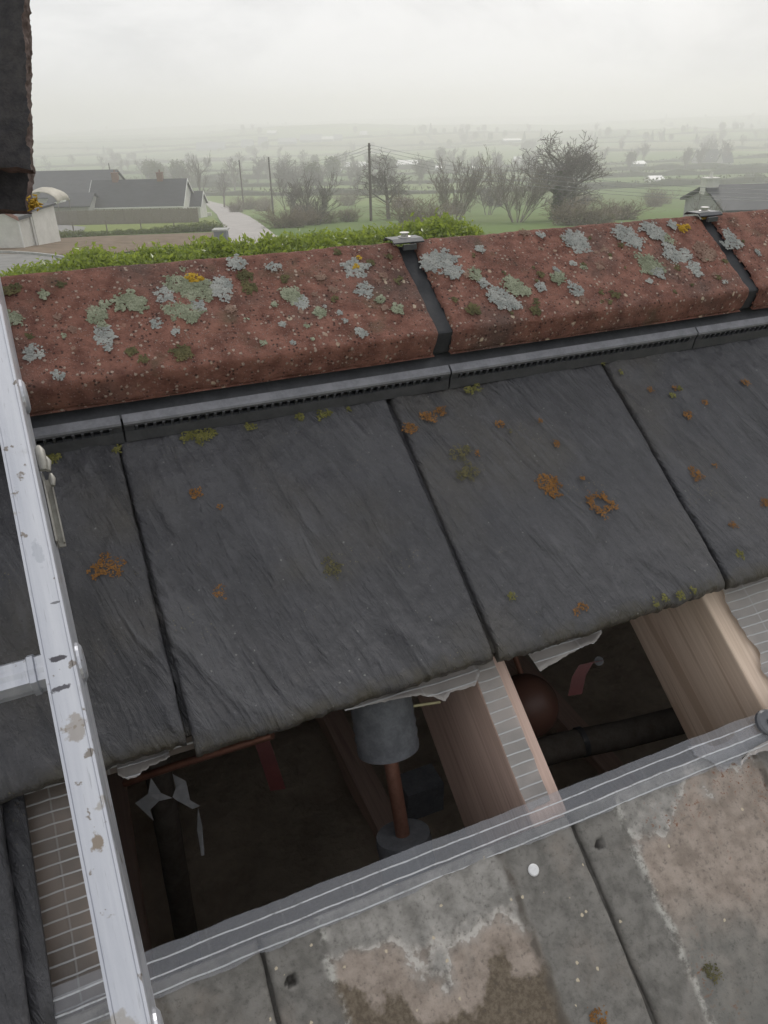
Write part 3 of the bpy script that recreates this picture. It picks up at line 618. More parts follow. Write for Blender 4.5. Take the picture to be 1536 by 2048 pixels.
for k in range(-4, 6):
    p = rp(RJ + RS * k, CRV, CRW)
    o = mk('ridge_union', ume, MAT['matt'], house, T(*p))
    mk('clamp_plate', pme, MAT['plastic'], o, Matrix.Diagonal((0.85, 0.85, 0.7, 1))); mk('screw', sme, MAT['steel'], o, T(0.001, 0, -0.0008) @ Matrix.Diagonal((0.85, 0.85, 0.85, 1)))
# ---- vent strip
VL = 0.3685
vm = MB()
def prof(pts, x0, x1): vm.prism([[0, a_, b_] for a_, b_ in pts], (x0, 0, 0), (x1, 0, 0))
g = 0.0011
prof([(0.4365, 0.0006), (0.4415, 0.0115), (0.4445, 0.0115), (0.4445, 0.0006)], g, VL - g)
prof([(0.4430, 0.0188), (0.4440, 0.0205), (0.4550, 0.0205), (0.4550, 0.0188)], g, VL - g)
prof([(0.4475, 0.0008), (0.4475, 0.0187), (0.4545, 0.0187), (0.4545, 0.0008)], g + 0.0004, VL - g - 0.0004)
x = 0.012
while x < VL - 0.012:
    if int(x / 0.0088) % 10 not in (3, 4): vm.box((x, 0.4418, 0.0114), (x + 0.0026, 0.4476, 0.0189))
    else: vm.box((x, 0.4418, 0.0114), (x + 0.0026, 0.4476, 0.0189)); 
    x += 0.0088
prof([(0.4420, 0.0114), (0.4440, 0.0189), (0.4476, 0.0189), (0.4476, 0.0114)], g, 0.011); prof([(0.4420, 0.0114), (0.4440, 0.0189), (0.4476, 0.0189), (0.4476, 0.0114)], VL - 0.011, VL - g)
vme = vm.mesh('vent_strip')
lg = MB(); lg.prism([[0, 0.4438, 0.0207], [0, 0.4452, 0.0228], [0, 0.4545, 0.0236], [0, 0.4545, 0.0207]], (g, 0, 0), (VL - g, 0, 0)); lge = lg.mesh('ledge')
for k in range(-4, 6):
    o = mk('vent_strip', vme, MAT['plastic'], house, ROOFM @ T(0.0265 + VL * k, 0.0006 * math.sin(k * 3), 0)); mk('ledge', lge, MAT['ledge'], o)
flt = MB(); flt.prism([[0, 0.4552, 0.0004], [0, 0.4552, 0.0150], [0, 0.4700, 0.018], [0, 0.52, 0.026], [0, 0.52, 0.0004]], (-1.4, 0, 0), (2.3, 0, 0))
flt.obj('ridge_roll', MAT['plastic'], house).matrix_local = ROOFM
# ---- carcass: rafters, underlay, far slope, walls, loft floor
def rafter(u0, u1, wt, wb, mt):
    m = MB(); m.box((0, -3.3, 0), (u1 - u0, 0.60, wt - wb)); o = m.obj('rafter', MAT[mt], house); o.matrix_local = ROOFM @ T(u0, 0, wb)
    md = o.modifiers.new('edge', 'BEVEL'); md.width = 0.0022; md.segments = 2
    return o
rafter(0.3135, 0.3535, -0.056, -0.255, 'rafter_dark'); rafter(0.627, 0.668, -0.056, -0.21, 'rafter_light'); rafter(-0.135, -0.088, -0.056, -0.24, 'rafter_dark')
for u_ in (-1.6, -1.2, -0.62, 1.08, 1.5, 1.9, 2.4): rafter(u_, u_ + 0.042, -0.056, -0.24, 'rafter_light')
def sheet(name, u0, u1, v0, v1, wf, mt, nx=60, ny=20, seed=0, sag=0.0, rag=(0, 0, 0, 0), label=None):
    """film in roof coordinates; wf: height at (f from v0 to v1); rag: raggedness of edges u0,u1,v0,v1"""
    fx = np.linspace(0, 1, nx); fy = np.linspace(0, 1, ny); X, Y = np.meshgrid(fx, fy)
    U = u0 + (u1 - u0) * X; Vv = v0 + (v1 - v0) * Y
    U = U + rag[0] * fbm(Vv * 40, X * 0, seed, 4) * (1 - X) + rag[1] * fbm(Vv * 40, X * 0, seed + 1, 4) * X
    Vv = Vv + rag[2] * fbm(U * 30, X * 0, seed + 2, 4, 0.6) * (1 - Y) + rag[3] * fbm(U * 30, X * 0, seed + 3, 4, 0.6) * Y
    Wv = np.interp(Y, np.linspace(0, 1, len(wf)), wf) + sag * fbm(U * 18, Vv * 18, seed + 4, 3)
    o = mk(name, mesh_np(name, np.stack([U, Vv, Wv], -1).reshape(-1, 3), gridf(nx, ny)), MAT[mt], house, ROOFM)
    if label: o['label'] = label
    return o
sheet('underlay', -1.6, 2.8, 0.131, 0.60, (-0.052, -0.052), 'film_old', 80, 10, 1, 0.001)
sheet('underlay', -1.6, -0.079, -0.165, 0.14, (-0.0545, -0.0525), 'film_old', 200, 60, 2, 0.0006, (0, 0.003, 0, 0), 'brown aged underlay over the rafter beside the ladder')
sheet('underlay', 0.652, 1.08, -0.02, 0.14, (-0.052, -0.047), 'film_white', 200, 60, 3, 0.0035, (0.010, 0, 0.006, 0), 'pale creased underlay beyond the second rafter')
sheet('underlay', -1.6, 2.8, -0.60, -0.060, (-0.0545, -0.0535), 'film_old', 80, 10, 4)
sheet('underlay', -0.30, 0.80, -0.046, -0.0135, (-0.0305, -0.029, -0.031, -0.035), 'film', 400, 16, 5, 0.0010, (0, 0, 0.004, 0.0012), 'clear reinforced underlay strip along the lower edge of the opening')
sheet('underlay', 0.3140, 0.3405, -0.020, 0.14, (-0.0545, -0.0535), 'film_white', 14, 60, 6, 0.0008, (0.0012, 0.0015, 0.004, 0), 'white reinforced underlay strip on top of the middle rafter')
sheet('underlay', 0.50, 1.1, -0.0470, -0.024, (-0.0268, -0.0272, -0.031), 'film', 220, 14, 13, 0.0020, (0.05, 0, 0.012, 0.008))
sheet('underlay', 0.59, 1.1, -0.0500, -0.016, (-0.0248, -0.0255, -0.029), 'film_white', 220, 14, 19, 0.0020, (0.07, 0, 0.012, 0.006))
def flap(pts, wb, seed):
    P = np.array([uv(x, y, wb) for x, y in pts]); d = np.concatenate([[0], np.cumsum(np.linalg.norm(np.diff(P, axis=0), axis=1))])
    q = np.linspace(0, d[-1], 60); B = np.stack([np.interp(q, d, P[:, 0]), np.interp(q, d, P[:, 1])], 1)
    B[:, 1] += 0.0012 * fbm(q * 400, q * 0, seed, 3)
    fy = np.linspace(0, 1, 10)[:, None]
    U = B[:, 0][None] + 0 * fy; Vv = B[:, 1][None] * (1 - fy) + 0.15 * fy; Wv = wb * (1 - fy) - 0.050 * fy + 0.002 * fbm(U * 60, Vv * 40, seed + 3, 3)
    o = mk('underlay_flap', mesh_np('underlay_flap', np.stack([U, Vv, Wv], -1).reshape(-1, 3), gridf(60, 10)), MAT['film_white'], house, ROOFM)
    md = o.modifiers.new('thick', 'SOLIDIFY'); md.thickness = 0.0004
flap([(690, 1422), (760, 1404), (838, 1390), (868, 1394), (890, 1404), (902, 1384), (925, 1378), (950, 1372), (960, 1345)], -0.036, 5)
flap([(1050, 1300), (1066, 1320), (1080, 1342), (1112, 1324), (1150, 1302), (1160, 1296), (1192, 1284), (1204, 1264)], -0.036, 9)
flap([(236, 1548), (252, 1558), (268, 1556), (300, 1532), (340, 1514)], -0.036, 14)
cap = MB(); cu, cv = uv(1532, 1446, -0.024)
cap.tube([[0, 0, 0], [0, 0, 0.004], [0, 0, 0.006], [0, 0, 0.0062]], [0.0135, 0.0135, 0.0115, 0.008], 32); cap.tube([[0, 0, 0.0061], [0, 0, 0.0085]], 0.0035, 8)
o = cap.obj('fixing_cap', MAT['plastic_grey'], house, False); o.matrix_local = ROOFM @ T(cu + 0.002, cv, -0.026)
# walls, far slope and loft floor of the house
def yz(v, w_): p = rp(0, v, w_); return p[1], p[2]
ey, ez = yz(-3.3, -0.06); ry, rz_ = yz(0.60, -0.06); by = 2 * ry - ey
fs = MB(); fs.prism([[0, crown[1] + 0.02, crown[2] - 0.075], [0, by, ez + 0.06], [0, by, ez], [0, crown[1] + 0.02, crown[2] - 0.14]], (-2.0, 0, 0), (3.2, 0, 0))
fs.obj('far_slope', MAT['slate'], house)
wl = MB()
wl.box((-1.95, ey + 0.3, -0.3), (3.15, ey + 0.5, ez + 0.05)); wl.box((-1.95, by - 0.5, -0.3), (3.15, by - 0.3, ez - 0.02))
for x0 in (-1.95, 2.95): wl.prism([[0, ey + 0.5, -0.3], [0, by - 0.5, -0.3], [0, by - 0.5, ez], [0, ry, rz_ - 0.22], [0, ey + 0.5, ez]], (x0, 0, 0), (x0 + 0.2, 0, 0))
wl.obj('wall', MAT['render'], house)
xs = np.linspace(-1.75, 2.95, 120); ys = np.linspace(ey + 0.5, by - 0.5, 140); X, Y = np.meshgrid(xs, ys)
mk('loft_quilt', mesh_np('loft_quilt', np.stack([X, Y, 4.12 + 0.05 * fbm(X * 5, Y * 5, 3, 4)], -1).reshape(-1, 3), gridf(120, 140)), MAT['quilt'], house)

for j in range(9):
    q = MB(); q.box((0, ey + 0.6, 0), (0.045, by - 0.6, 0.13)); o = q.obj('ceiling_joist', MAT['rafter_dark'], house); o.location = (-1.5 + 0.45 * j + 0.02, 0, 4.04)
# ---- lichens and moss on the tiles
def lichen(parent, uc, vc, wc, R, mt, seed, dens=1.0, hgt=1.0, ring=0.0, lobe=0.0011):
    """thin crust of tiny flakes, thinning out towards its uneven edge"""
    r = np.random.default_rng(seed); n = int(min(5200, max(60, dens * 4600 * (R / 0.018) ** 2)))
    th_ = r.uniform(0, 2 * math.pi, n); rr = np.sqrt(r.uniform(ring ** 2, 1.25, n))
    cx, cy = np.cos(th_), np.sin(th_)
    lim = 0.50 + 0.70 * vnoise(cx * 1.9 + seed * 1.7, cy * 1.9 + 5, seed) + 0.26 * vnoise(cx * 7 + seed, cy * 7 + 5, seed + 1)
    x = R * rr * lim * cx; y = R * rr * lim * cy
    q = 0.55 * vnoise(x * 330 + seed, y * 330, seed + 3) + 0.45 * vnoise(x * 800 + seed, y * 800, seed + 4)
    keep = q > 0.37 + 0.42 * np.clip((rr - 0.72) / 0.45, 0, 1) - (0.06 if R > 0.012 else 0.0)
    x, y, rr, q = x[keep], y[keep], rr[keep], q[keep]; n = len(x)
    if n < 3: return
    sz = lobe * r.uniform(0.45, 1.15, n); a_ = r.uniform(0, 6.28, n)[:, None] + np.array([0, 1.35, 3.1, 4.7])[None]
    rad = sz[:, None] * r.uniform(0.6, 1.2, (n, 4)); ex = np.cos(a_) * rad; ey_ = np.sin(a_) * rad
    h = hgt * (0.0002 + 0.0011 * q * r.uniform(0.5, 1.2, n) * np.clip(1.25 - rr, 0.15, 1)); tx = r.normal(0, 0.22, n)[:, None]; ty = r.normal(0, 0.22, n)[:, None]
    V = np.stack([x[:, None] + ex, y[:, None] + ey_, h[:, None] + tx * ex + ty * ey_], -1).reshape(-1, 3)
    o = MB().add(V, np.arange(4 * n).reshape(-1, 4)).obj('lichen' if mt != 'moss' else 'moss', MAT[mt], parent)
    o.matrix_local = LM[parent.name].inverted() @ ROOFM @ T(uc, vc, wc + 0.0004)
    return o
sd = 100
def onridge(px, py, rpx, mt, **kw):
    global sd; sd += 1
    u_, v_ = uv(px, py, 0.0605); R = rpx * 0.00046 * (1.0 + 0.5 * max(0, u_))
    k = int(math.floor((u_ - RJ) / RS)) + 1
    lichen(ridges[k], u_, v_, 0.0606, R, mt, sd, **kw)
W_, G_, O_, D_, Y_ = 'lich_white', 'lich_green', 'lich_orange', 'lich_dark', 'lich_yellow'
for px, py, r_, m_ in [(475, 527, 22, W_), (548, 535, 15, W_), (707, 535, 30, W_), (728, 580, 20, W_), (585, 592, 24, G_), (602, 606, 20, W_), (637, 625, 15, G_), (795, 618, 15, G_), (722, 665, 14, W_),
                       (213, 673, 26, W_), (66, 708, 21, W_), (360, 572, 30, G_), (392, 578, 34, G_), (440, 577, 30, W_), (255, 604, 32, G_), (278, 610, 20, G_), (332, 592, 22, W_), (192, 632, 24, G_), (346, 622, 24, G_), (378, 625, 26, G_), (395, 612, 18, W_),
                       (22, 636, 26, G_), (366, 705, 24, D_), (120, 750, 13, W_), (214, 697, 9, W_), (90, 590, 15, G_), (25, 580, 20, D_), (310, 648, 15, W_), (205, 650, 12, G_), (350, 665, 10, W_), (490, 552, 18, D_), (500, 575, 16, D_), (640, 555, 12, 'lich_pink'), (665, 580, 12, 'lich_pink'), (210, 610, 12, G_), (760, 600, 11, G_),
                       (885, 520, 34, W_), (860, 528, 24, W_), (905, 545, 24, W_), (950, 552, 20, G_), (965, 565, 14, W_), (1150, 478, 26, W_), (1160, 492, 24, W_), (1135, 480, 16, W_), (1000, 595, 28, W_), (1024, 607, 22, W_), (1030, 573, 26, G_), (1050, 582, 16, G_), (1113, 556, 20, G_), (1112, 540, 10, W_), (1083, 575, 15, W_), (1153, 581, 19, W_), (1070, 620, 14, D_), (947, 620, 18, D_),
                       (1250, 470, 26, W_), (1270, 484, 20, W_), (1298, 458, 24, W_), (1316, 470, 20, W_), (1335, 478, 16, G_), (1300, 530, 30, G_), (1316, 545, 18, W_), (1345, 508, 24, W_), (1366, 512, 20, W_), (1388, 534, 17, W_), (1394, 546, 12, W_), (1345, 450, 14, W_), (1408, 508, 26, 'lich_pink'), (960, 498, 13, W_), (1050, 466, 12, 'lich_pink'), (1080, 470, 10, W_), (1400, 490, 12, 'lich_pink'), (1230, 590, 12, D_), (1200, 530, 14, 'lich_pink'),
                       (1457, 470, 17, W_), (1472, 486, 17, W_), (1515, 506, 9, W_), (1453, 490, 13, W_)]:
    onridge(px, py, r_, m_)
rs_ = np.random.default_rng(17)
for j in range(90):
    u_ = rs_.uniform(-0.05, 1.0); v_ = rs_.uniform(0.485, 0.608); k_ = int(math.floor((u_ - RJ) / RS)) + 1; sd += 1
    if abs(((u_ - RJ + RS / 2) % RS) - RS / 2) > 0.02: lichen(ridges[k_], u_, v_, 0.0606, float(rs_.uniform(0.0022, 0.006)), [W_, G_, D_, D_, 'lich_pink', 'lich_pink'][rs_.integers(6)], sd, dens=0.7, hgt=0.6)
for px, py, r_ in [(712, 535, 9), (718, 518, 6), (1362, 458, 12), (1372, 454, 9), (1405, 436, 8), (385, 556, 14), (398, 560, 9)]: onridge(px, py, r_, Y_, hgt=2.5)
def ontile(px, py, rpx, mt, row='t', w_=0.0008, **kw):
    global sd; sd += 1
    u_, v_ = uv(px, py, w_); R = rpx * 0.00055
    k = int(math.floor((u_ - (J0 if row == 't' else 0.041)) / (JS if row == 't' else 0.304)))
    if (row, k) in tiles: lichen(tiles[(row, k)], u_, v_, w_, R, mt, sd, **kw)
th_kw = dict(hgt=0.3, dens=0.30, lobe=0.0010)
for px, py, r_ in [(390, 987, 12), (440, 1013, 6), (444, 1180, 15), (195, 1139, 17), (221, 1131, 21), (820, 857, 16), (850, 832, 14), (880, 822, 14), (866, 838, 12), (1000, 848, 11), (1080, 842, 7), (1113, 887, 8), (1100, 966, 26), (1108, 985, 14), (1165, 957, 6),
                   (1375, 830, 14), (1391, 947, 18), (1465, 1050, 10), (1352, 776, 9), (1430, 932, 9), (1490, 764, 12), (1532, 1005, 15), (1165, 1213, 10), (1152, 1224, 8), (955, 905, 8), (1300, 780, 8), (1410, 805, 9)]: ontile(px, py, r_, O_, **th_kw)
ontile(1201, 1004, 30, O_, ring=0.45, **th_kw)
for px, py, r_ in [(918, 912, 20), (930, 900, 16), (940, 943, 20), (925, 950, 14), (1020, 862, 8), (665, 1135, 20)]: ontile(px, py, r_, D_, hgt=0.3, dens=0.25, lobe=0.0009)
for px, py, r_, m_ in [(375, 873, 16, 'moss'), (400, 870, 20, 'moss'), (424, 866, 12, 'moss'), (500, 853, 12, 'moss'), (600, 834, 10, 'moss'), (640, 829, 13, 'moss'), (655, 826, 11, 'moss'), (697, 819, 8, 'moss'), (952, 775, 15, 'moss'), (938, 782, 12, 'moss'), (1170, 710, 9, 'moss'), (1205, 724, 9, 'moss'),
                       (96, 915, 18, 'moss'), (112, 912, 12, 'moss'), (236, 899, 9, 'moss'), (1024, 1192, 9, 'moss'), (1480, 1108, 12, 'moss'), (1240, 745, 8, 'moss'), (1345, 790, 9, 'moss'), (1360, 778, 8, 'moss'), (1330, 1197, 9, 'moss'), (1360, 1190, 10, 'moss'), (1385, 1180, 9, 'moss'), (1310, 1205, 9, 'moss')]: ontile(px, py, r_, m_, hgt=1.2, dens=0.35, lobe=0.0011)
ontile(1196, 2034, 16, O_, 'l', -0.031, **th_kw); ontile(1425, 1942, 14, D_, 'l', -0.031, **th_kw)

# ------------------------------------------------------------------ things in the loft
t = thing('lagged_pipe', 'copper pipe with grey foam sleeves below the middle rafter', 'pipe', cz(808, 1700, 0.82))
def rel(t, P): return np.asarray(P) - np.array(t.location)
a_, b_ = cz(773, 1470, 0.79), cz(809, 1690, 0.81); d = (b_ - a_)
q = MB(); q.tube(rel(t, [a_ - d * 0.3, a_ + d * 0.3, a_ + d * 0.6, b_ + d * 0.3]), 0.0078, 20); q.obj('pipe', MAT['copper'], t, True)
def sleeve(t, p, q_, r, tear=0.0, seed=0):
    n = 40; p = np.asarray(p); q_ = np.asarray(q_); L = 16
    Pp = np.array([p + (q_ - p) * f for f in np.linspace(0, 1, L)])
    mb = MB(); mb.tube(rel(t, Pp), [r * (1 + 0.03 * math.sin(f * 9 + seed)) for f in range(L)], n)
    return mb.obj('foam_sleeve', MAT['lagging'], t, True)
sleeve(t, a_ - d * 0.55, cz(777, 1498, 0.792), 0.033); sleeve(t, cz(806, 1668, 0.808), b_ + d * 0.9, 0.030, seed=4)
t = thing('taped_pipe', 'grey lagged pipe with torn silver tape beside the ladder', 'pipe', cz(330, 1700, 0.95))
p0, p1 = cz(306, 1480, 0.95), cz(420, 2150, 1.30); so_ = sleeve(t, p0, p1, 0.017); so_.data.materials.clear(); so_.data.materials.append(MAT['darkfoam'])
def shard(t, pts, z, name, mt, th_=0.0006):
    P = np.array([cz(x, y, z + dz) for x, y, dz in pts]); c = P.mean(0); nrm = ray(pts[0][0], pts[0][1]); nrm /= np.linalg.norm(nrm)
    n = len(P); V = np.vstack([rel(t, P), rel(t, P + nrm * th_)]); i = list(range(n))
    me = bpy.data.meshes.new(name); me.from_pydata([tuple(v) for v in V], [], [tuple(i), tuple(x + n for x in i[::-1])] + [(k_, k_ + n, (k_ + 1) % n + n, (k_ + 1) % n) for k_ in i]); me.update()
    return mk(name, me, MAT[mt], t)
shard(t, [(302, 1556, 0), (322, 1586, 0.004), (345, 1596, 0.0), (318, 1602, 0.002), (300, 1620, 0.004), (308, 1642, 0.0), (270, 1606, 0.012), (296, 1588, 0.006)], 0.88, 'tape_scrap', 'foil')
shard(t, [(345, 1548, 0.01), (372, 1562, 0.0), (380, 1600, 0.0), (400, 1612, -0.004), (385, 1618, 0), (352, 1600, 0.004), (345, 1594, 0.004), (352, 1575, 0.004)], 0.885, 'tape_scrap', 'foil')
shard(t, [(396, 1615, 0), (404, 1650, 0), (409, 1710, 0.004), (403, 1712, 0.004), (394, 1660, 0.004)], 0.885, 'tape_scrap', 'foil')
q = MB(); c0 = cz(340, 1535, 0.80); 
t = thing('copper_pipe', 'thin copper pipe running under the tile edge near the ladder', 'pipe', cz(340, 1537, 0.84))
q.tube(rel(t, [cz(250, 1566, 0.85), cz(340, 1535, 0.83), cz(440, 1503, 0.81), cz(545, 1470, 0.79)]), 0.0045, 16); q.obj('pipe', MAT['copper'], t, True)
def band(name, label, cat, pts, z, wd, mt):
    P = [cz(x, y, z) for x, y in pts]; t = thing(name, label, cat, P[-1]); P = rel(t, P)
    q = MB(); side = RW @ np.array([1.0, 0.15, 0]); nb = ray(*pts[0]); nb /= np.linalg.norm(nb); n = len(P)
    L_, R_ = P - side * wd / 2, P + side * wd / 2
    V = np.vstack([L_, R_, L_ + nb * 0.004, R_ + nb * 0.004]); Q = []
    for k_ in range(n - 1): Q += [[k_, n + k_, n + k_ + 1, k_ + 1], [2 * n + k_ + 1, 3 * n + k_ + 1, 3 * n + k_, 2 * n + k_], [k_, k_ + 1, 2 * n + k_ + 1, 2 * n + k_], [n + k_, 3 * n + k_, 3 * n + k_ + 1, n + k_ + 1]]
    Q += [[0, 2 * n, 3 * n, n], [n - 1, 2 * n - 1, 4 * n - 1, 3 * n - 1]]
    q.add(V, Q); q.obj('lever', MAT[mt], t)
    q = MB(); q.tube([P[0] + nb * 0.004, P[0] + nb * 0.05], 0.006, 14); q.obj('spindle', MAT['plastic'], t, True)
band('valve_lever', 'red lever hanging in the dark wide opening', 'lever', [(516, 1462), (530, 1500), (545, 1545), (556, 1580)], 0.92, 0.019, 'redp')
band('valve_lever', 'bent red lever in the dark opening beside the float ball', 'lever', [(1198, 1322), (1172, 1328), (1158, 1352), (1150, 1390)], 0.95, 0.018, 'redp')
t = thing('float_ball', 'dark reddish-brown float ball beside the middle rafter', 'float ball', cz(1058, 1475, 1.0))
q = MB(); c = rel(t, cz(1052, 1412, 1.0)); R = 0.043; a_ = np.linspace(-math.pi / 2, math.pi / 2, 22)
q.tube([c + np.array([0, 0, R * math.sin(x)]) for x in a_], [max(1e-4, R * math.cos(x)) for x in a_], 36, False); q.obj('ball', MAT['ball'], t, True)
q = MB(); q.tube([c + RW @ np.array([0.0, 0.03, -0.02]), c + RW @ np.array([-0.05, 0.2, -0.1])], 0.004, 10); q.obj('float_arm', MAT['copper'], t, True)
t = thing('loft_duct', 'dark grey lagged duct crossing the right hand opening', 'duct', cz(1220, 1500, 1.15))
q = MB(); q.tube(rel(t, [cz(1000, 1530, 1.1), cz(1120, 1494, 1.12), cz(1250, 1468, 1.14), cz(1420, 1425, 1.16)]), 0.021, 28); q.obj('duct', MAT['darkfoam'], t, True)
q = MB(); q.tube(rel(t, [cz(1158, 1485, 1.126), cz(1168, 1482, 1.1275)]), 0.0225, 28); q.obj('duct_clip', MAT['plastic'], t, True)
t = thing('foam_offcut', 'short grey foam offcut lying behind the copper pipe', 'offcut', cz(845, 1590, 1.05))
q = MB(); q.box(rel(t, cz(843, 1580, 1.05)) + [-0.03, -0.02, -0.03], rel(t, cz(843, 1580, 1.05)) + [0.025, 0.02, 0.022]); q.obj('foam', MAT['lagging'], t)

t = thing('cable_end', 'short pale yellow cable end poking out left of the middle rafter', 'cable', cz(850, 1410, 0.80))
q = MB(); q.tube(rel(t, [cz(813, 1414, 0.80), cz(832, 1411, 0.80), cz(880, 1404, 0.81)]), 0.0016, 8); q.obj('cable', MAT['yellowc'], t, True)
# ------------------------------------------------------------------ roof ladder
lad = bpy.data.objects.new('roof_ladder', None); COL.objects.link(lad)
lad.matrix_world = ROOFM @ T(-0.0415, 0, 0) @ Matrix.Rotation(math.radians(1.35), 4, 'Z')
tag(lad, 'worn aluminium roof ladder lying up the slope over the ridge', 'ladder')
for x0 in (-0.0218, -0.3818):
    m = MB(); wd = 0.0218; c_ = 0.0028
    pr = [(0, 0.0), (wd, 0.0), (wd, 0.06 - c_), (wd - c_ * 0.35, 0.06 - c_ * 0.3), (wd - c_, 0.06), (c_, 0.06), (c_ * 0.35, 0.06 - c_ * 0.3), (0, 0.06 - c_)]
    vs_ = np.linspace(-1.25, 0.93, 60)
    V = np.array([[x0 + a_ + 0.0, v_, 0.062 + b_] for v_ in vs_ for a_, b_ in pr]); n = len(pr); Q = []
    for k_ in range(len(vs_) - 1):
        for j in range(n): Q.append([k_ * n + j, k_ * n + (j + 1) % n, (k_ + 1) * n + (j + 1) % n, (k_ + 1) * n + j])
    e = (len(vs_) - 1) * n
    m.add(V, Q, [[0, j + 1, j] for j in range(1, n - 1)] + [[e, e + j, e + j + 1] for j in range(1, n - 1)])
    # raised lips along both edges of the upper flange
    for xx in (x0 + 0.0004, x0 + wd - 0.0022): m.box((xx, -1.25, 0.1215), (xx + 0.0018, 0.93, 0.1226))
    m.obj('stile', MAT['alu'], lad)
for k_ in range(-5, 3):
    v_ = 0.192 + 0.25 * k_
    m = MB(); n = 20; ring = []
    for j in range(n):
        a_ = j * 2 * math.pi / n; rr_ = 0.0128 * (1.0 if j % 2 else 0.90) / max(abs(math.cos(a_)), abs(math.sin(a_))) ** 0.75
        ring.append((rr_ * math.cos(a_), rr_ * math.sin(a_)))
    xs_ = [(-0.362, 1.0), (-0.050, 1.0), (-0.040, 1.0), (-0.0345, 1.0), (-0.0335, 1.14), (-0.0295, 1.14), (-0.0285, 1.02), (-0.0225, 1.05), (-0.0216, 1.05)]
    V = np.array([[x_, v_ + a_ * s_, 0.091 + b_ * s_] for x_, s_ in xs_ for a_, b_ in ring]); Q = []
    for i_ in range(len(xs_) - 1):
        for j in range(n): Q.append([i_ * n + j, i_ * n + (j + 1) % n, (i_ + 1) * n + (j + 1) % n, (i_ + 1) * n + j])
    m.add(V, Q)
    m.tube([[-0.0002, v_, 0.091], [0.0018, v_, 0.091], [0.0036, v_, 0.091], [0.0040, v_, 0.091]], [0.0155, 0.015, 0.012, 0.006], 20)
    m.obj('rung', MAT['alu'], lad)
m = MB()
m.tube([[0.0030, 0.390, 0.088], [0.0034, 0.385, 0.089], [0.0036, 0.374, 0.089], [0.0034, 0.366, 0.088]], [0.0022, 0.0042, 0.0042, 0.003], 14)
m.tube([[0.0064, 0.381, 0.084], [0.0072, 0.376, 0.084], [0.0068, 0.367, 0.084]], [0.002, 0.0036, 0.002], 12); m.tube([[0.0076, 0.366, 0.080], [0.0080, 0.361, 0.080], [0.0075, 0.354, 0.080]], [0.0015, 0.003, 0.0018], 12)
m.obj('hook_clamp', MAT['cream'], lad, True)
m = MB(); m.box((0.0008, 0.300, 0.070), (0.0022, 0.366, 0.084)); m.box((0.0022, 0.300, 0.070), (0.0072, 0.366, 0.0715)); m.box((0.0062, 0.302, 0.0715), (0.0072, 0.360, 0.0755))
m.obj('hook_channel', MAT['cream'], lad)

# ---- lifted tiles stood on edge across the top of the ladder
def slab(name, label, ptop, pbot, width, thick, seed, lich=False):
    """slab whose right-hand edge runs from ptop to pbot; it goes off to the left"""
    ax = ptop - pbot; H = np.linalg.norm(ax); ax = ax / H
    lf = RW @ np.array([-1.0, 0, 0.06]); lf -= ax * (lf @ ax); lf /= np.linalg.norm(lf); nb = np.cross(ax, lf); 
    if nb @ (pbot - CAM) < 0: nb = -nb
    t = thing(name, label, 'roof tile', pbot)
    nx, ny, nz = 46, 90, 14
    def face(n1, n2, f):
        A, B = np.meshgrid(np.linspace(0, 1, n1), np.linspace(0, 1, n2)); return f(A, B), gridf(n1, n2)
    def warp(x, y, z):                                 # x left, y up, z away
        ed = 0.0034 * (1.3 * fbm(y * 55, z * 60 + 3, seed, 4, 0.6) + 0.5 * fbm(y * 240, z * 200, seed + 4, 2)) * np.exp(-x / 0.010)
        bt = 0.006 * fbm(x * 40, z * 50, seed + 2, 4, 0.6) * np.exp(-y / 0.012)
        fr = 0.0022 * fbm(x * 70, y * 70, seed + 6, 4, 0.6)
        return (lf[None, None] * (x + ed)[..., None] + ax[None, None] * (y + bt)[..., None] + nb[None, None] * (z + fr)[..., None])
    mb = MB(); me_ = MB()
    P, Fq = face(nx, ny, lambda a_, b_: warp(a_ ** 1.6 * width, b_ * H, 0 * a_)); mb.add(P.reshape(-1, 3), Fq)
    P, Fq = face(nx, ny, lambda a_, b_: warp(a_ ** 1.6 * width, b_ * H, 0 * a_ + thick)); mb.add(P.reshape(-1, 3), Fq)
    P, Fq = face(nz, ny, lambda a_, b_: warp(0 * a_, b_ * H, a_ * thick)); me_.add(P.reshape(-1, 3), Fq)
    P, Fq = face(nz, ny, lambda a_, b_: warp(0 * a_ + width, b_ * H, a_ * thick)); mb.add(P.reshape(-1, 3), Fq)
    P, Fq = face(nx, nz, lambda a_, b_: warp(a_ ** 1.6 * width, 0 * a_, b_ * thick)); me_.add(P.reshape(-1, 3), Fq)
    P, Fq = face(nx, nz, lambda a_, b_: warp(a_ ** 1.6 * width, 0 * a_ + H, b_ * thick)); me_.add(P.reshape(-1, 3), Fq)
    mb.obj('tile_face', MAT['slabdark'], t, True); me_.obj('tile_edge', MAT['slabedge'], t, True)
    return t, lf, ax, nb
zt = 0.80
st1, lf, ax, nb = slab('lifted_tile', 'dark rough tile standing upright in the top corner, nearest the camera', cz(44, -60, zt - 0.02), cz(60, 338, zt), 0.28, 0.013, 3)
st2, lf, ax, nb = slab('lifted_tile', 'rough tile with orange lichen on its corner behind the upright one', cz(52, -60, zt + 0.04), cz(54, 420, zt + 0.035), 0.28, 0.014, 8)
q = MB(); r = np.random.default_rng(4)
for j in range(70):
    p = rel(st2, cz(68 + r.normal(0, 6), 408 + r.normal(0, 5), zt + 0.03 + r.normal(0, 0.003))); q.tube([p, p + r.normal(0, 0.0012, 3), p + r.normal(0, 0.002, 3)], [0.0005, 0.0013, 0.0006], 5)
q.obj('lichen', MAT['lich_yellow'], st2, True)

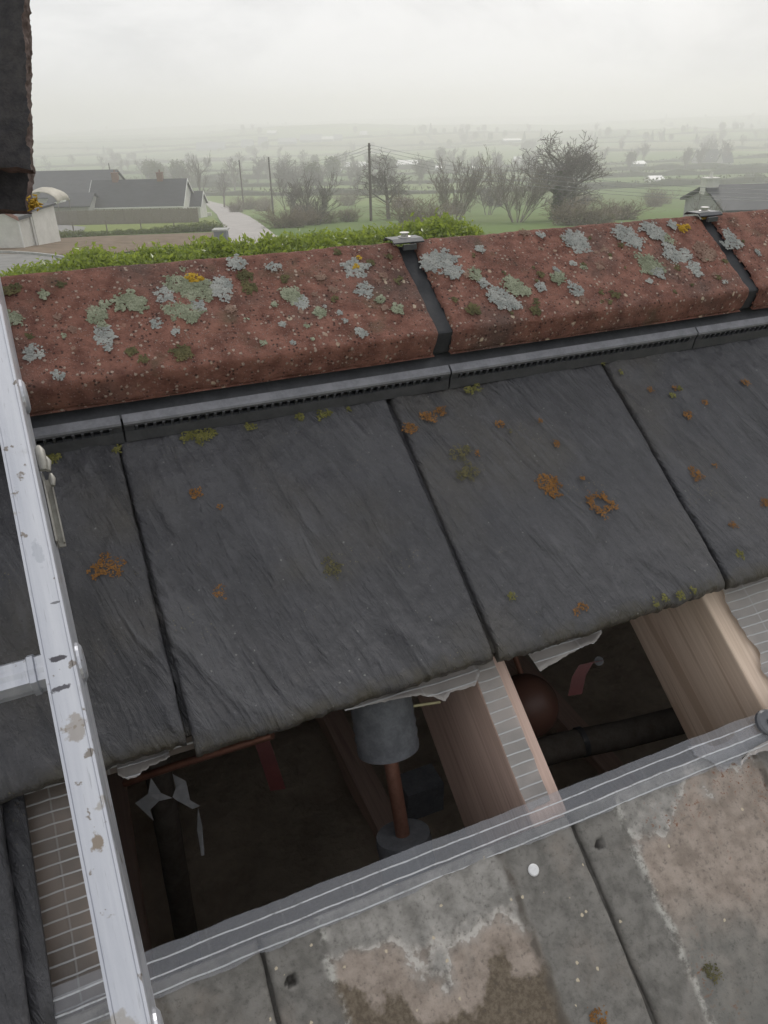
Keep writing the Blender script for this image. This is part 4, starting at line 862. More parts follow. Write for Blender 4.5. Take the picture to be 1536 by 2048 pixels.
# ------------------------------------------------------------------ plants
def norm(a): return a / (np.linalg.norm(a) + 1e-12)
def grow(r, p, d, L, rad, lev, mx, out, nch, spread, upb, wig, minr, start=0.25):
    ns = 5 if lev == 0 else 4 if lev < mx else 3
    pts = [p]; dd = d
    for k in range(ns):
        dd = norm(dd + r.normal(0, wig * (0.35 if lev == 0 else 1), 3) + np.array([0, 0, upb if lev else 0.02])); pts.append(pts[-1] + dd * L / ns)
    end = 0.45 if lev < mx else 0.6
    out.append((lev, np.array(pts), np.maximum(minr, np.linspace(rad, rad * end, ns + 1))))
    if lev >= mx: return
    for c in range(nch[lev]):
        f = start + (1 - start) * (c + r.uniform(0.1, 0.9)) / nch[lev]; x = f * ns; k = min(int(x), ns - 1); q = pts[k] + (pts[k + 1] - pts[k]) * (x - k)
        ax = norm(pts[k + 1] - pts[k]); sd_ = norm(np.cross(ax, r.normal(0, 1, 3))); an = spread * r.uniform(0.6, 1.25)
        grow(r, q, norm(ax * math.cos(an) + sd_ * math.sin(an)), L * r.uniform(0.48, 0.78) * (1.05 - 0.35 * f), max(minr, rad * (1 - 0.55 * f) * r.uniform(0.5, 0.7)), lev + 1, mx, out, nch, spread, upb, wig, minr, 0.15)
def bare_tree_meshes(seed, H, stems=1, lean=0.0, nch=(8, 6, 5, 4), spread=0.75, upb=0.10, wig=0.16, minr=0.021, rad=None, start=0.28, trunk_f=0.55):
    r = np.random.default_rng(seed); tr, cr_ = MB(), MB(); rad = rad or H * 0.028
    for s_ in range(stems):
        out = []
        d = norm(np.array([r.normal(0, lean), r.normal(0, lean), 1.0])) if stems == 1 else norm(np.array([math.cos(s_ * 2.4) * lean, math.sin(s_ * 2.4) * lean, 1.0]))
        p = np.array([0, 0, -0.4]) if stems == 1 else np.array([math.cos(s_ * 2.4) * 0.25, math.sin(s_ * 2.4) * 0.25, -0.4])
        grow(r, p, d, H * trunk_f * (1 if stems == 1 else r.uniform(0.75, 1.1)), rad / math.sqrt(stems), 0, len(nch), out, nch, spread, upb, wig, minr, start)
        for lev, P, R in out: (tr if lev == 0 else cr_).tube(P, R, 7 if lev == 0 else 4 if lev < 3 else 3, False)
    return tr.mesh('trunk', True), cr_.mesh('crown', True)
def leaf_quads(C, D, size, r, fold=0.25):
    """folded leaves: centres C, directions D, lengths size"""
    n = len(C); s_ = np.cross(D, r.normal(0, 1, (n, 3))); s_ /= np.linalg.norm(s_, axis=1)[:, None] + 1e-9; nn = np.cross(D, s_)
    L = np.broadcast_to(np.asarray(size), (n,))[:, None]; wd = L * 0.21
    a = C - D * L / 2; b = C + D * L / 2; m1 = C + s_ * wd + nn * wd * fold; m2 = C - s_ * wd + nn * wd * fold; q1 = C - D * L * 0.05
    V = np.stack([a, m1, b, m2, q1], 1).reshape(-1, 3); k = (np.arange(n) * 5)[:, None]
    return V, np.concatenate([k + np.array([[0, 1, 2]]), k + np.array([[0, 2, 3]])], 0)
def rdir(r, n, up=0.0):
    d = r.normal(0, 1, (n, 3)); d[:, 2] += up; return d / np.linalg.norm(d, axis=1)[:, None]
def put_tree(name, label, px, ytop, s, meshes, mats, rz=0.0, group=None):
    p = at(px, ytop, s); top = p[2]; p[2] = tz(p); hm_ = max(v.co.z for v in meshes[1].vertices); sc_ = float((top - p[2]) / hm_)
    t = thing(name, label, 'tree', p, rz, group); t.scale = (sc_,) * 3
    mk('trunk', meshes[0], MAT[mats], t); mk('crown', meshes[1], MAT[mats], t)
    return t

# ---- laurel hedge behind the ridge
HT = [(-160, 556), (0, 541), (60, 524), (110, 516), (145, 500), (180, 494), (215, 507), (260, 498), (300, 489), (350, 486), (400, 477), (440, 473), (470, 482), (505, 484), (540, 472), (590, 463), (640, 459), (690, 461), (740, 456), (790, 450), (830, 440), (865, 429), (895, 430), (930, 443), (965, 462), (1000, 480), (1060, 500)]
hs = 13.0
hp = np.array([at(x, y, hs + 0.9 * (x > 700)) for x, y in HT])
hr = np.random.default_rng(21)
def hedge_top(f):
    d = np.linspace(0, 1, len(hp)); return np.stack([np.interp(f, d, hp[:, j]) for j in range(3)], -1)
hb = hp[13].copy(); hb[2] = tz(hb)
hedge = thing('laurel_hedge', 'tall bright green laurel hedge directly behind the red ridge', 'hedge', hb)
n = 42000; f = hr.uniform(0, 1, n); P = hedge_top(f)
depth = hr.uniform(-0.75, 0.75, n); hgt = hr.uniform(0, 1, n) ** 1.7
P = P + HD[None] * depth[:, None]
mound = 0.08 * fbm(f * 34, depth * 1.3, 3, 3)
gz_ = terr(P[:, 0], P[:, 1])
dome = -0.30 * (depth / 0.75) ** 2 + mound - 0.125
fall = np.where(hgt < 0.62, hgt / 0.62 * 0.62, 0.62 + (hgt - 0.62) / 0.38 * (P[:, 2] - gz_ - 0.9))
P[:, 2] = P[:, 2] + dome - fall + np.abs(hr.normal(0, 0.07, n)) * (hgt < 0.12)
V, T3 = leaf_quads(rel(hedge, P), rdir(hr, n, 0.7), hr.uniform(0.07, 0.145, n), hr)
tag(MB().add(V, (), T3).obj('foliage', MAT['hedge'], hedge), None, None, None, 'stuff')
# twiggy core
q = MB()
for j in range(260):
    p = hedge_top(hr.uniform(0, 1)) + HD * hr.uniform(-0.4, 0.4); g0 = p.copy(); g0[2] = tz(p); g1 = p - np.array([0, 0, hr.uniform(0.15, 0.5)])
    mid = (g0 + g1) / 2 + hr.normal(0, 0.12, 3); q.tube(rel(hedge, [g0, mid, g1]), [0.03, 0.02, 0.008], 5, False)
q.obj('stem', MAT['bark'], hedge, True)
fx = np.linspace(0, 1, 160); cx = np.linspace(-1, 1, 13); FX, CX = np.meshgrid(fx, cx); P = hedge_top(FX) + HD[None, None] * (CX * 0.55)[..., None]
P[..., 2] += -0.30 - 0.55 * np.abs(CX) ** 3 * 3 - 0.12 * fbm(FX * 60, CX * 3, 8, 3)
q = MB().add(rel(hedge, P.reshape(-1, 3)), gridf(160, 13)); tag(q.obj('inner_foliage', MAT['hedge'], hedge, True), None, None, None, 'stuff')

# ---- bare trees beyond the hedge
tree_specs = [
    ('bare brown many-stemmed tree beside the lane, nearest the road', 625, 330, 84, dict(seed=3, H=8.2, stems=7, lean=0.5, nch=(6, 5, 4), spread=0.6, upb=0.08, minr=0.016, trunk_f=0.75, start=0.2), 'bark'),
    ('round-crowned bare tree just to the right of the tallest pole', 776, 293, 98, dict(seed=8, H=9.5, minr=0.017, nch=(10, 6, 5, 4), spread=0.95, upb=0.06, trunk_f=0.62, start=0.36), 'bark'),
    ('upright fan-shaped bare tree above the bright laurel mound', 915, 290, 84, dict(seed=14, H=11.0, stems=9, lean=0.55, nch=(6, 5, 4), spread=0.46, upb=0.10, minr=0.017, trunk_f=0.78, start=0.2), 'bark_pale'),
    ('fan-shaped bare tree leaning against the large ivy-clad tree', 1042, 308, 78, dict(seed=19, H=10.0, stems=9, lean=0.62, nch=(6, 5, 4), spread=0.46, upb=0.09, minr=0.017, trunk_f=0.75, start=0.2), 'bark_pale'),
    ('largest bare tree with wide crown and ivy-clad trunk', 1130, 258, 82, dict(seed=27, H=14.0, nch=(15, 6, 5, 4), spread=1.0, upb=0.10, trunk_f=0.46, start=0.32, wig=0.14, minr=0.017), 'bark'),
    ('slender tall bare tree behind the bungalow gable', 388, 300, 190, dict(seed=31, H=14.0, nch=(9, 6, 4), spread=0.55, upb=0.10, trunk_f=0.8, start=0.3), 'bark'),
    ('thin bare sapling at the lane side left of the many-stemmed tree', 440, 338, 175, dict(seed=35, H=9, nch=(8, 5, 4), spread=0.6, upb=0.1, trunk_f=0.7, start=0.25), 'bark'),
    ('small leafless tree behind the scrub at the second pole', 572, 345, 120, dict(seed=38, H=9, stems=4, lean=0.3, nch=(6, 5, 4), spread=0.55, trunk_f=0.7), 'bark'),
    ('twiggy bare bush beside the chimney on the far right', 1432, 384, 52, dict(seed=44, H=3.4, stems=5, lean=0.35, nch=(5, 4), spread=0.6, trunk_f=0.8, minr=0.010), 'bark'),
    ('small leafless tree low between the two fan-shaped trees', 980, 352, 110, dict(seed=47, H=7.5, stems=4, lean=0.4, nch=(6, 5, 4), spread=0.6, trunk_f=0.7), 'bark'),
]
big = None
for lab, px, py, s, kw, mt in tree_specs:
    m0 = bare_tree_meshes(**{**kw, 'nch': kw['nch'][:-1]}) if False else bare_tree_meshes(**kw); p = at(px, py, s); hh = float(p[2] - tz(p)); mz = max(v.co.z for v in m0[1].vertices); kw['H'] *= hh / mz
    t = put_tree('bare_tree', lab, px, py, s, bare_tree_meshes(**kw), mt)
    wx = {27: 1.55, 8: 1.3}.get(kw['seed'], 1.0); t.scale = (t.scale[0] * wx, t.scale[1] * wx, t.scale[2])
    if kw['seed'] == 27: big = t
ir = np.random.default_rng(5); n = 3000; h = ir.uniform(0, 1, n) ** 0.8; a_ = ir.uniform(0, 6.28, n); rr_ = (0.50 + 0.55 * (1 - h)) * ir.uniform(0.5, 1.15, n)
C = np.stack([rr_ * np.cos(a_) * 0.5, rr_ * np.sin(a_) * 0.5, h * 4.6], 1)
V, T3 = leaf_quads(C, rdir(ir, n), ir.uniform(0.12, 0.24, n), ir); tag(MB().add(V, (), T3).obj('ivy', MAT['ivy'], big), None, None, None, 'stuff')

# ---- scrub thickets between the lane and the trees
def scrub_mesh(seed, H, green):
    r = np.random.default_rng(seed); tw, lv = MB(), MB()
    for j in range(34):
        a_ = r.uniform(0, 6.28); d = norm(np.array([math.cos(a_) * r.uniform(0.1, 0.8), math.sin(a_) * r.uniform(0.1, 0.8), 1.0])); out = []
        grow(r, np.array([math.cos(a_), math.sin(a_), 0]) * r.uniform(0, 0.9) + [0, 0, -0.2], d, H * r.uniform(0.6, 1.0), 0.03, 0, 2, out, (5, 4), 0.6, 0.05, 0.2, 0.012, 0.15)
        for lev, P, R in out: tw.tube(P, R, 3, False)
    n = 1500; a_ = r.uniform(0, 6.28, n); q = np.sqrt(r.uniform(0, 1, n)) * 1.5; C = np.stack([q * np.cos(a_), q * np.sin(a_), r.uniform(0, 1, n) ** 1.5 * H * (0.75 if green else 0.55)], 1)
    V, T3 = leaf_quads(C, rdir(r, n), r.uniform(0.10, 0.24, n), r); lv.add(V, (), T3)
    return tw.mesh('twigs', True), lv.mesh('leaves', True)
SM = [scrub_mesh(51, 2.6, False), scrub_mesh(52, 3.4, False), scrub_mesh(53, 2.0, True)]
r = np.random.default_rng(77)
for j in range(24):
    px = r.uniform(470, 1330); lo = 445 if px < 1000 else 438
    if px < 560: py = r.uniform(412, 440)
    else: py = r.uniform(404, lo + 12)
    p = ground_at(px, py, 60); v_ = int(r.choice([0, 0, 1, 1, 2]))
    t = thing('thicket', 'brown leafless thicket bush in the scrub below the bare trees', 'bush', p, r.uniform(0, 6), 'thicket bushes in the scrub'); t.scale = (float(r.uniform(0.9, 1.5)),) * 2 + (float(r.uniform(0.45, 0.8)),)
    mk('twigs', SM[v_][0], MAT['scrub'], t); mk('leaves', SM[v_][1], MAT['shrub' if v_ == 2 else 'scrub'], t)
# ---- low evergreen shrubs with fence posts on the bank
def shrub_mesh(seed):
    r = np.random.default_rng(seed); n = 900; d = rdir(r, n, 0.3); C = d * (0.75 + 0.2 * vnoise(d[:, 0] * 3 + 5, d[:, 1] * 3 + d[:, 2] * 2, seed))[:, None] * r.uniform(0.45, 1.0, n)[:, None]
    C[:, 2] = np.abs(C[:, 2]) * 0.9 + 0.05; V, T3 = leaf_quads(C, rdir(r, n, 0.5), r.uniform(0.10, 0.2, n), r)
    st = MB()
    for j in range(8): e = C[r.integers(n)]; st.tube([[0, 0, -0.2], e * 0.4, e], [0.03, 0.02, 0.01], 4, False)
    return MB().add(V, (), T3).mesh('foliage'), st.mesh('stems')
ORD = 'first second third fourth fifth sixth seventh eighth ninth tenth eleventh twelfth thirteenth fourteenth fifteenth sixteenth'.split()
SH = [shrub_mesh(61), shrub_mesh(62)]
for j, (px, py, k_) in enumerate([(60, 484, .6), (85, 481, .7), (110, 478, .9), (135, 476, .8), (160, 474, .7), (186, 473, .55), (210, 472, .55), (236, 470, .6), (262, 469, .6), (288, 468, .6), (312, 467, .7), (338, 466, .85), (362, 465, .9), (385, 464, 1.0), (408, 463, 1.1), (430, 462, 1.0)]):
    p = ground_at(px, py, 30); t = thing('garden_shrub', ORD[j] + ' low leafy shrub from the left in the row along the brown bank', 'shrub', p, j * 1.3, 'shrubs along the bank'); t.scale = (k_ * 1.4, k_ * 1.4, k_)
    mk('foliage', SH[j % 2][0], MAT['shrub'], t); mk('stems', SH[j % 2][1], MAT['bark'], t)
for pk, (px, py) in enumerate([(22, 486), (88, 476), (150, 470), (216, 466), (284, 463), (350, 461)]):
    p = ground_at(px, py + 4, 30); q = MB(); q.box((-0.05, -0.05, -0.3), (0.05, 0.05, 1.15)); q.prism([[-.05, -.05, 0], [.05, -.05, 0], [.05, .05, 0], [-.05, .05, 0]], (0, 0, 1.15), (0, 0, 1.19))
    o = q.obj('fence_post', MAT['timber']); o.location = p; tag(o, ['first', 'second', 'third', 'fourth', 'fifth', 'sixth'][pk] + ' short wooden post from the left along the brown bank', 'post', 'posts along the bank')

# ------------------------------------------------------------------ buildings
def gable(name, label, cat, pl, pr, yr, s, depth, wall, roof, chim=(), wins=(), rz=0.0, barge=True, over=0.35, group=None, door=False):
    """pl, pr: picture points of the near eave's ends; yr: picture height of the ridge"""
    if s >= 250: s = sdist(ground_at((pl[0] + pr[0]) / 2, (pl[1] + pr[1]) / 2 + 5, 150))
    a_, b_ = at(*pl, s), at(*pr, s); L = float(np.linalg.norm((b_ - a_)[:2])); c = (a_ + b_) / 2; ez_ = (a_[2] + b_[2]) / 2
    rg = at((pl[0] + pr[0]) / 2, yr, s + depth / 2)[2]
    dirx = norm(np.array([*(b_ - a_)[:2], 0])); back = np.array([-dirx[1], dirx[0], 0]); base = c + back * depth / 2; zb = min(tz(base), ez_ - (2.2 if s < 250 else 1.0)); base[2] = zb
    t = thing(name, label, cat, base, math.atan2(dirx[1], dirx[0]) + rz, group)
    H, R, h = ez_ - zb, rg - zb, depth / 2
    m = MB(); m.prism([[0, -h, -0.5], [0, h, -0.5], [0, h, H], [0, 0, R - 0.12], [0, -h, H]], (-L / 2, 0, 0), (L / 2, 0, 0)); m.obj('wall', MAT[wall], t)
    sl_ = (R - H) / h; e = over; rf = MB()
    for sg in (-1, 1): rf.prism([[0, sg * (h + e), H - sl_ * e], [0, 0, R], [0, 0, R + 0.16], [0, sg * (h + e), H - sl_ * e + 0.16]][::sg], (-L / 2 - e, 0, 0), (L / 2 + e, 0, 0))
    ro = rf.obj('roof', MAT[roof], t)
    if barge:
        for sx in (-1, 1):
            for sg in (-1, 1):
                bq = MB(); x0 = sx * (L / 2 + e) ; bq.prism([[0, sg * (h + e + 0.02), H - sl_ * e - 0.12], [0, 0, R - 0.10], [0, 0, R + 0.18], [0, sg * (h + e + 0.02), H - sl_ * e + 0.18]][::sg], (x0 + 0.003 * sx, 0, 0), (x0 + 0.06 * sx, 0, 0)); bq.obj('bargeboard', MAT['whitep'], t)
        gq = MB(); gq.box((-L / 2 - e, -h - e - 0.12, H - sl_ * e - 0.06), (L / 2 + e, -h - e - 0.005, H - sl_ * e + 0.10)); gq.obj('gutter', MAT['whitep'], t)
    for f, w_, hh, pot in chim:
        cq = MB(); x0 = -L / 2 + f * L; cq.box((x0 - w_ / 2, -w_ / 2, R - 0.5), (x0 + w_ / 2, w_ / 2, R + hh)); cq.box((x0 - w_ / 2 - 0.06, -w_ / 2 - 0.06, R + hh), (x0 + w_ / 2 + 0.06, w_ / 2 + 0.06, R + hh + 0.12))
        if pot: cq.tube([[x0, 0, R + hh + 0.12], [x0, 0, R + hh + 0.5]], [0.13, 0.10], 10)
        cq.obj('chimney', MAT['brick' if wall != 'render_grey' else 'render'], ro)
    for f, z0, w_, hh in wins:
        x0 = -L / 2 + f * L; wq = MB(); wq.box((x0 - w_ / 2, -h - 0.03, z0), (x0 + w_ / 2, -h - 0.003, z0 + hh)); wo = wq.obj('window', MAT['whitep'], t)
        pq = MB(); pq.box((x0 - w_ / 2 + 0.08, -h - 0.045, z0 + 0.08), (x0 + w_ / 2 - 0.08, -h - 0.032, z0 + hh - 0.08)); pq.obj('pane', MAT['glass'], wo)
    if door:
        dq = MB(); dq.box((-1.8, -h - 0.05, -0.4), (1.8, -h - 0.003, min(3.4, H - 0.3))); dq.obj('door', MAT['rooftinb'], t)
    return t
gable('bungalow', 'white bungalow with dark roof and two brick chimneys beside the lane', 'house', (178, 412), (364, 411), 361, 124, 8.6, 'render', 'roofdark', ((0.24, 0.9, 1.1, True), (0.73, 0.9, 1.0, True)), ((0.2, 0.9, 1.4, 1.1), (0.5, 0.9, 1.4, 1.1), (0.8, 0.9, 1.4, 1.1)))
gable('bungalow_wing', 'small dark-roofed wing at the right gable of the bungalow', 'house', (377, 411), (399, 411), 384, 129, 5, 'render', 'roofdark', (), ((0.5, 0.9, 0.9, 0.9),))
gable('barn', 'long dark barn roof behind the bungalow', 'barn', (40, 396), (214, 392), 343, 138, 14, 'render_grey', 'roofdark', barge=False, door=True)
gable('lean_to', 'dark lean-to shed below the tan cover', 'shed', (95, 413), (176, 412), 388, 121, 6, 'render_grey', 'roofdark', barge=False)
gable('villa', 'dark-roofed house with pale gable chimney at the far right edge', 'house', (1452, 420), (1640, 418), 371, 58, 8, 'render_grey', 'roofdark', ((0.02, 1.0, 0.55, True),), (), barge=False)
gable('farm_shed', 'hazy blue-grey farm sheds on the far slope, leftmost', 'shed', (392, 297), (448, 296), 284, 640, 14, 'rooftinb', 'rooftinb', barge=False)
gable('farm_shed', 'hazy small square shed beside the leftmost farm sheds', 'shed', (482, 291), (505, 291), 279, 650, 12, 'rooftinb', 'rooftinb', barge=False)
gable('farm_shed', 'hazy shed with taller end right of the square shed', 'shed', (516, 288), (534, 288), 274, 660, 12, 'rooftinb', 'rooftinb', barge=False)
gable('farm_shed', 'long pale hazy shed second in the far farm row', 'shed', (556, 284), (592, 283), 276, 690, 14, 'rooftinb', 'rooftinb', barge=False)
gable('farm_shed', 'widest hazy shed in the middle of the far farm row', 'shed', (600, 281), (642, 280), 269, 700, 20, 'rooftinb', 'rooftinb', barge=False)
gable('farm_shed', 'hazy shed with bright roof near the end of the far farm row', 'shed', (642, 279), (666, 278), 273, 710, 14, 'rooftinb', 'rooftin', barge=False)
gable('farm_shed', 'last dark hazy shed at the right of the far farm row', 'shed', (667, 277), (684, 277), 269, 715, 10, 'rooftinb', 'rooftinb', barge=False)
gable('farm_shed', 'bright white roof alone above the far farm row', 'shed', (534, 266), (551, 266), 261, 1050, 20, 'rooftinb', 'rooftin', barge=False)
gable('farm_house', 'hazy farmhouse with pale roof above the tallest pole', 'house', (720, 270), (734, 270), 262, 900, 10, 'render', 'rooftin', barge=False)
gable('long_shed', 'long white-roofed shed behind the tallest pole', 'shed', (690, 334), (760, 332), 324, 400, 16, 'rooftinb', 'rooftin', barge=False)
gable('long_shed', 'second white-roofed shed just right of the tallest pole', 'shed', (764, 330), (842, 328), 321, 420, 16, 'rooftinb', 'rooftin', barge=False)
gable('long_shed', 'low white shed at the lower left of the long sheds', 'shed', (661, 341), (682, 340), 336, 370, 8, 'rooftinb', 'rooftin', barge=False)
gable('long_shed', 'short bright shed behind the upright fan-shaped tree', 'shed', (872, 336), (884, 336), 332, 380, 8, 'rooftinb', 'rooftin', barge=False)
gable('long_shed', 'thin bright roof left of the largest bare tree', 'shed', (946, 336), (966, 335), 331, 400, 8, 'rooftinb', 'rooftin', barge=False)
gable('farm_house', 'white house with bright roof seen through the largest bare tree', 'house', (1030, 325), (1058, 323), 313, 420, 9, 'render', 'rooftin', barge=False)
gable('farm_shed', 'bright flat roof in the far hedges above the fan-shaped trees', 'shed', (1008, 281), (1042, 280), 277, 800, 16, 'rooftinb', 'rooftin', barge=False)
gable('farm_shed', 'low shed with white roof in the fields right of the largest tree', 'shed', (1268, 328), (1292, 328), 322, 450, 10, 'rooftinb', 'rooftin', barge=False)
gable('farm_house', 'small white bright-roofed house in the field right of the largest tree', 'house', (1304, 360), (1328, 360), 352, 270, 7, 'render', 'rooftin', barge=False)
gable('farm_house', 'grey two-storey farmhouse among trees on the right hand slope', 'house', (1398, 322), (1446, 322), 299, 420, 9, 'render_grey', 'roofdark', ((0.1, 1.0, 0.9, False), (0.9, 1.0, 0.9, False)), ((0.2, 2.6, 1, 1.2), (0.5, 2.6, 1, 1.2), (0.8, 2.6, 1, 1.2)), barge=False)
gable('farm_shed', 'dark lean shed beside the grey farmhouse on the right', 'shed', (1448, 324), (1466, 324), 305, 424, 8, 'render_grey', 'roofdark', barge=False)
# pale gabled building at the left edge
a_, b_ = at(-110, 440, 54), at(34, 440, 54); L = np.linalg.norm(b_ - a_); c = (a_ + b_) / 2; zb = tz(c); apex = at(-38, 396, 54)[2] - zb; H = a_[2] - zb; c[2] = zb
t = thing('gabled_house', 'pale gabled building with brick-red verge at the left edge', 'house', c, BACK_RZ)
m = MB(); m.prism([[-L / 2, 0, -0.5], [L / 2, 0, -0.5], [L / 2, 0, H], [0, 0, apex], [-L / 2, 0, H]], (0, 0, 0), (0, 5, 0)); m.obj('wall', MAT['render'], t)
for sg in (-1, 1):
    m = MB(); m.prism([[sg * (L / 2 + 0.2), 0, H - 0.12], [0, 0, apex + 0.02], [0, 0, apex + 0.22], [sg * (L / 2 + 0.2), 0, H + 0.1]][::-sg], (0, -0.2, 0), (0, 5.2, 0)); ro = m.obj('roof', MAT['roofdark'], t)
    nt_ = 9
    for j in range(nt_):
        f0, f1 = j / nt_, (j + 0.94) / nt_; p0 = np.array([sg * (L / 2 + 0.2), -0.24, H - 0.02]); p1 = np.array([0, -0.24, apex + 0.12]); u0_, u1_ = p0 + (p1 - p0) * f0, p0 + (p1 - p0) * f1
        m = MB(); m.prism([u0_ + [0, 0, -.12], u1_ + [0, 0, -.12], u1_ + [0, 0, .14], u0_ + [0, 0, .14]][::-sg], (0, -0.03, 0), (0, 0.03, 0)); m.obj('verge_tile', MAT['terracotta'], ro)
m = MB(); m.tube([[L / 2 + 0.08, -0.06, H - 0.1], [L / 2 + 0.08, -0.06, -0.2]], 0.05, 8); m.obj('downpipe', MAT['whitep'], t)
a_, b_ = at(38, 424, 56), at(63, 424, 56); L = np.linalg.norm(b_ - a_); c = (a_ + b_) / 2; zb = tz(c); H = a_[2] - zb; c[2] = zb
t = thing('flat_annexe', 'grey-white annexe with flat dark roof beside the pale gable', 'building', c, BACK_RZ)
m = MB(); m.box((-L / 2, 0, -0.5), (L / 2, 4, H)); m.obj('wall', MAT['render'], t)
m = MB(); m.prism([[-L / 2 - .1, 0, H + .004], [L / 2 + .15, 0, H + .004], [L / 2 + .15, 0, H + .14], [-L / 2 - .1, 0, H + .14]], (0, -0.2, 0), (0, 4.2, 0)); m.obj('roof', MAT['roofdark'], t)
for x0 in (L / 2 - 0.10, L / 2 - 0.28): m = MB(); m.tube([[x0, -0.07, H], [x0, -0.07, -0.2]], 0.05, 8); m.obj('downpipe', MAT['whitep'], t)
# tan domed cover, white panel, fence, pier
p = at(95, 403, 118); base = p.copy(); base[2] = tz(p); L = abs((at(128, 403, 118) - at(62, 403, 118)) @ RT); top = at(95, 374, 118)[2] - base[2]; lo = p[2] - base[2]
t = thing('domed_cover', 'tan domed tarpaulin cover in front of the dark barn', 'cover', base, BACK_RZ)
A, B = np.meshgrid(np.linspace(-1, 1, 28), np.linspace(-1, 1, 14)); Z = lo + (top - lo) * np.sqrt(np.clip(1 - A ** 2, 0, 1)) * (0.75 + 0.25 * np.cos(B * 1.5)) + 0.05 * fbm(A * 4, B * 4, 4, 3)
m = MB(); m.add(np.stack([A * L / 2, B * 2.4, Z], -1).reshape(-1, 3), gridf(28, 14)); o = m.obj('tarpaulin', MAT['tarp'], t, True); md = o.modifiers.new('thick', 'SOLIDIFY'); md.thickness = 0.04
for x0 in (-0.96, 0.96):
    for y0 in (-2.2, 2.2): m = MB(); m.tube([[x0 * L / 2, y0, -0.3], [x0 * L / 2, y0, lo + 0.3]], 0.05, 8); m.obj('post', MAT['timber'], t)
p = at(118, 406, 117); q = MB(); q.box((-0.9, -0.5, 0), (0.9, 0.5, 0.12)); q.box((-0.5, -0.45, 0.12), (0.95, 0.45, 0.22)); o = q.obj('white_panel', MAT['whitep']); o.location = p; o.rotation_euler = (0, -0.18, BACK_RZ); tag(o, 'small white tilted panel below the tan cover', 'panel')
def fence(label, pl, pr, s, H, npan):
    a_, b_ = at(*pl, s), at(*pr, s); a_[2] = tz(a_); b_[2] = tz(b_); t = thing('timber_fence', label, 'fence', (a_ + b_) / 2); d = (b_ - a_)
    L = np.linalg.norm(d); dx = d / L; per = 12
    for j in range(npan + 1):
        p = a_ + d * j / npan; p[2] = tz(p); m = MB(); pp = rel(t, p); m.box(pp + [-0.06, -0.06, -0.4], pp + [0.06, 0.06, H + 0.08]); m.obj('post', MAT['timber'], t)
    bm2 = None
    nb_ = npan * per
    for j in range(nb_):
        p = a_ + d * (j + 0.5) / nb_; p[2] = tz(p)
        if bm2 is None: m = MB(); hw = L / nb_ * 0.46; m.box((-hw, -0.012, 0.02), (hw, 0.012, H)); bm2 = m.mesh('board')
        o = mk('board', bm2, MAT['timber'], t); o.location = rel(t, p); o.rotation_euler = (0, 0, math.atan2(dx[1], dx[0])); o.scale = (1, 1, 1 + 0.03 * math.sin(j * 3.1))
fence('long grey board fence below the bungalow eaves', (64, 437), (396, 434), 101, 1.75, 18)
gt = thing('gate_wall', 'low white wall and pier where the lane meets the bungalow', 'wall', ground_at(408, 432, 60), BACK_RZ)
m = MB(); m.box((-1.1, -0.2, -0.3), (1.3, 0.2, 0.55)); m.obj('wall', MAT['render'], gt); m = MB(); m.box((-1.4, -0.25, -0.3), (-1.05, 0.25, 1.5)); m.box((-1.45, -0.3, 1.5), (-1.0, 0.3, 1.6)); m.obj('pier', MAT['render'], gt)
gp = thing('gate_pier', 'dark stone gate pier with pale cap at the lane edge', 'pier', ground_at(444, 482, 30), BACK_RZ)
m = MB(); m.box((-0.45, -0.45, -0.5), (0.45, 0.45, 0.72)); m.obj('pier', MAT['rooftinb'], gp); m = MB(); m.box((-0.55, -0.55, 0.723), (0.55, 0.55, 0.84)); m.obj('cap', MAT['kerb'], gp)

# ------------------------------------------------------------------ poles, cables, turbine
def pole(label, px, ytop, s, r=0.13):
    p = at(px, ytop, s); b = p.copy(); b[2] = tz(p); t = thing('utility_pole', label, 'pole', b, BACK_RZ); h = p[2] - b[2]
    m = MB(); m.tube([[0, 0, -0.5], [0, 0, h * 0.5], [0, 0, h]], [r * 1.15, r, r * 0.85], 10); m.obj('pole', MAT['pole'], t, True)
    m = MB()
    for k in range(3): m.box((-0.16, -0.17, h - 0.35 - 0.33 * k), (0.16, -0.10, h - 0.28 - 0.33 * k)); m.tube([[0.14, -0.13, h - 0.28 - 0.33 * k], [0.14, -0.13, h - 0.16 - 0.33 * k]], 0.04, 8)
    m.obj('insulator_bracket', MAT['pole'], t)
    return p
p1 = pole('tallest wooden utility pole in the middle of the view', 738, 286, 92, 0.15); p2 = pole('thinner utility pole beside the lane, middle of the three', 537, 314, 138, 0.15); p3 = pole('farthest utility pole at the left of the three', 478, 320, 166, 0.15)
pole('small far pole rising behind the bungalow ridge', 217, 326, 190, 0.12)
def cable(label, a_, b_, sag, rad=0.022):
    f = np.linspace(0, 1, 40)[:, None]; P = a_[None] * (1 - f) + b_[None] * f; P[:, 2] -= sag * 4 * (f * (1 - f))[:, 0]
    m = MB(); m.tube(P, rad, 5); o = m.obj('overhead_cable', MAT['wire'], None, True); tag(o, label, 'cable', 'overhead cables')
ends = [(383, 0.0), (391, -0.33), (398, -0.66), (402, -0.9)]
for k, (ye, dz) in enumerate(ends):
    cable(['topmost', 'second', 'third', 'lowest'][k] + ' cable sagging from the tallest pole to the right edge', p1 + [0, 0, -0.15 + dz], at(1640, ye, 52), 0.95 + 0.1 * k, 0.017)
for k in range(3): cable(['upper', 'middle', 'lower'][k] + ' cable between the tallest and the middle pole', p1 + [0, 0, -0.2 - 0.33 * k], p2 + [0, 0, -0.2 - 0.33 * k], 1.1, 0.02)
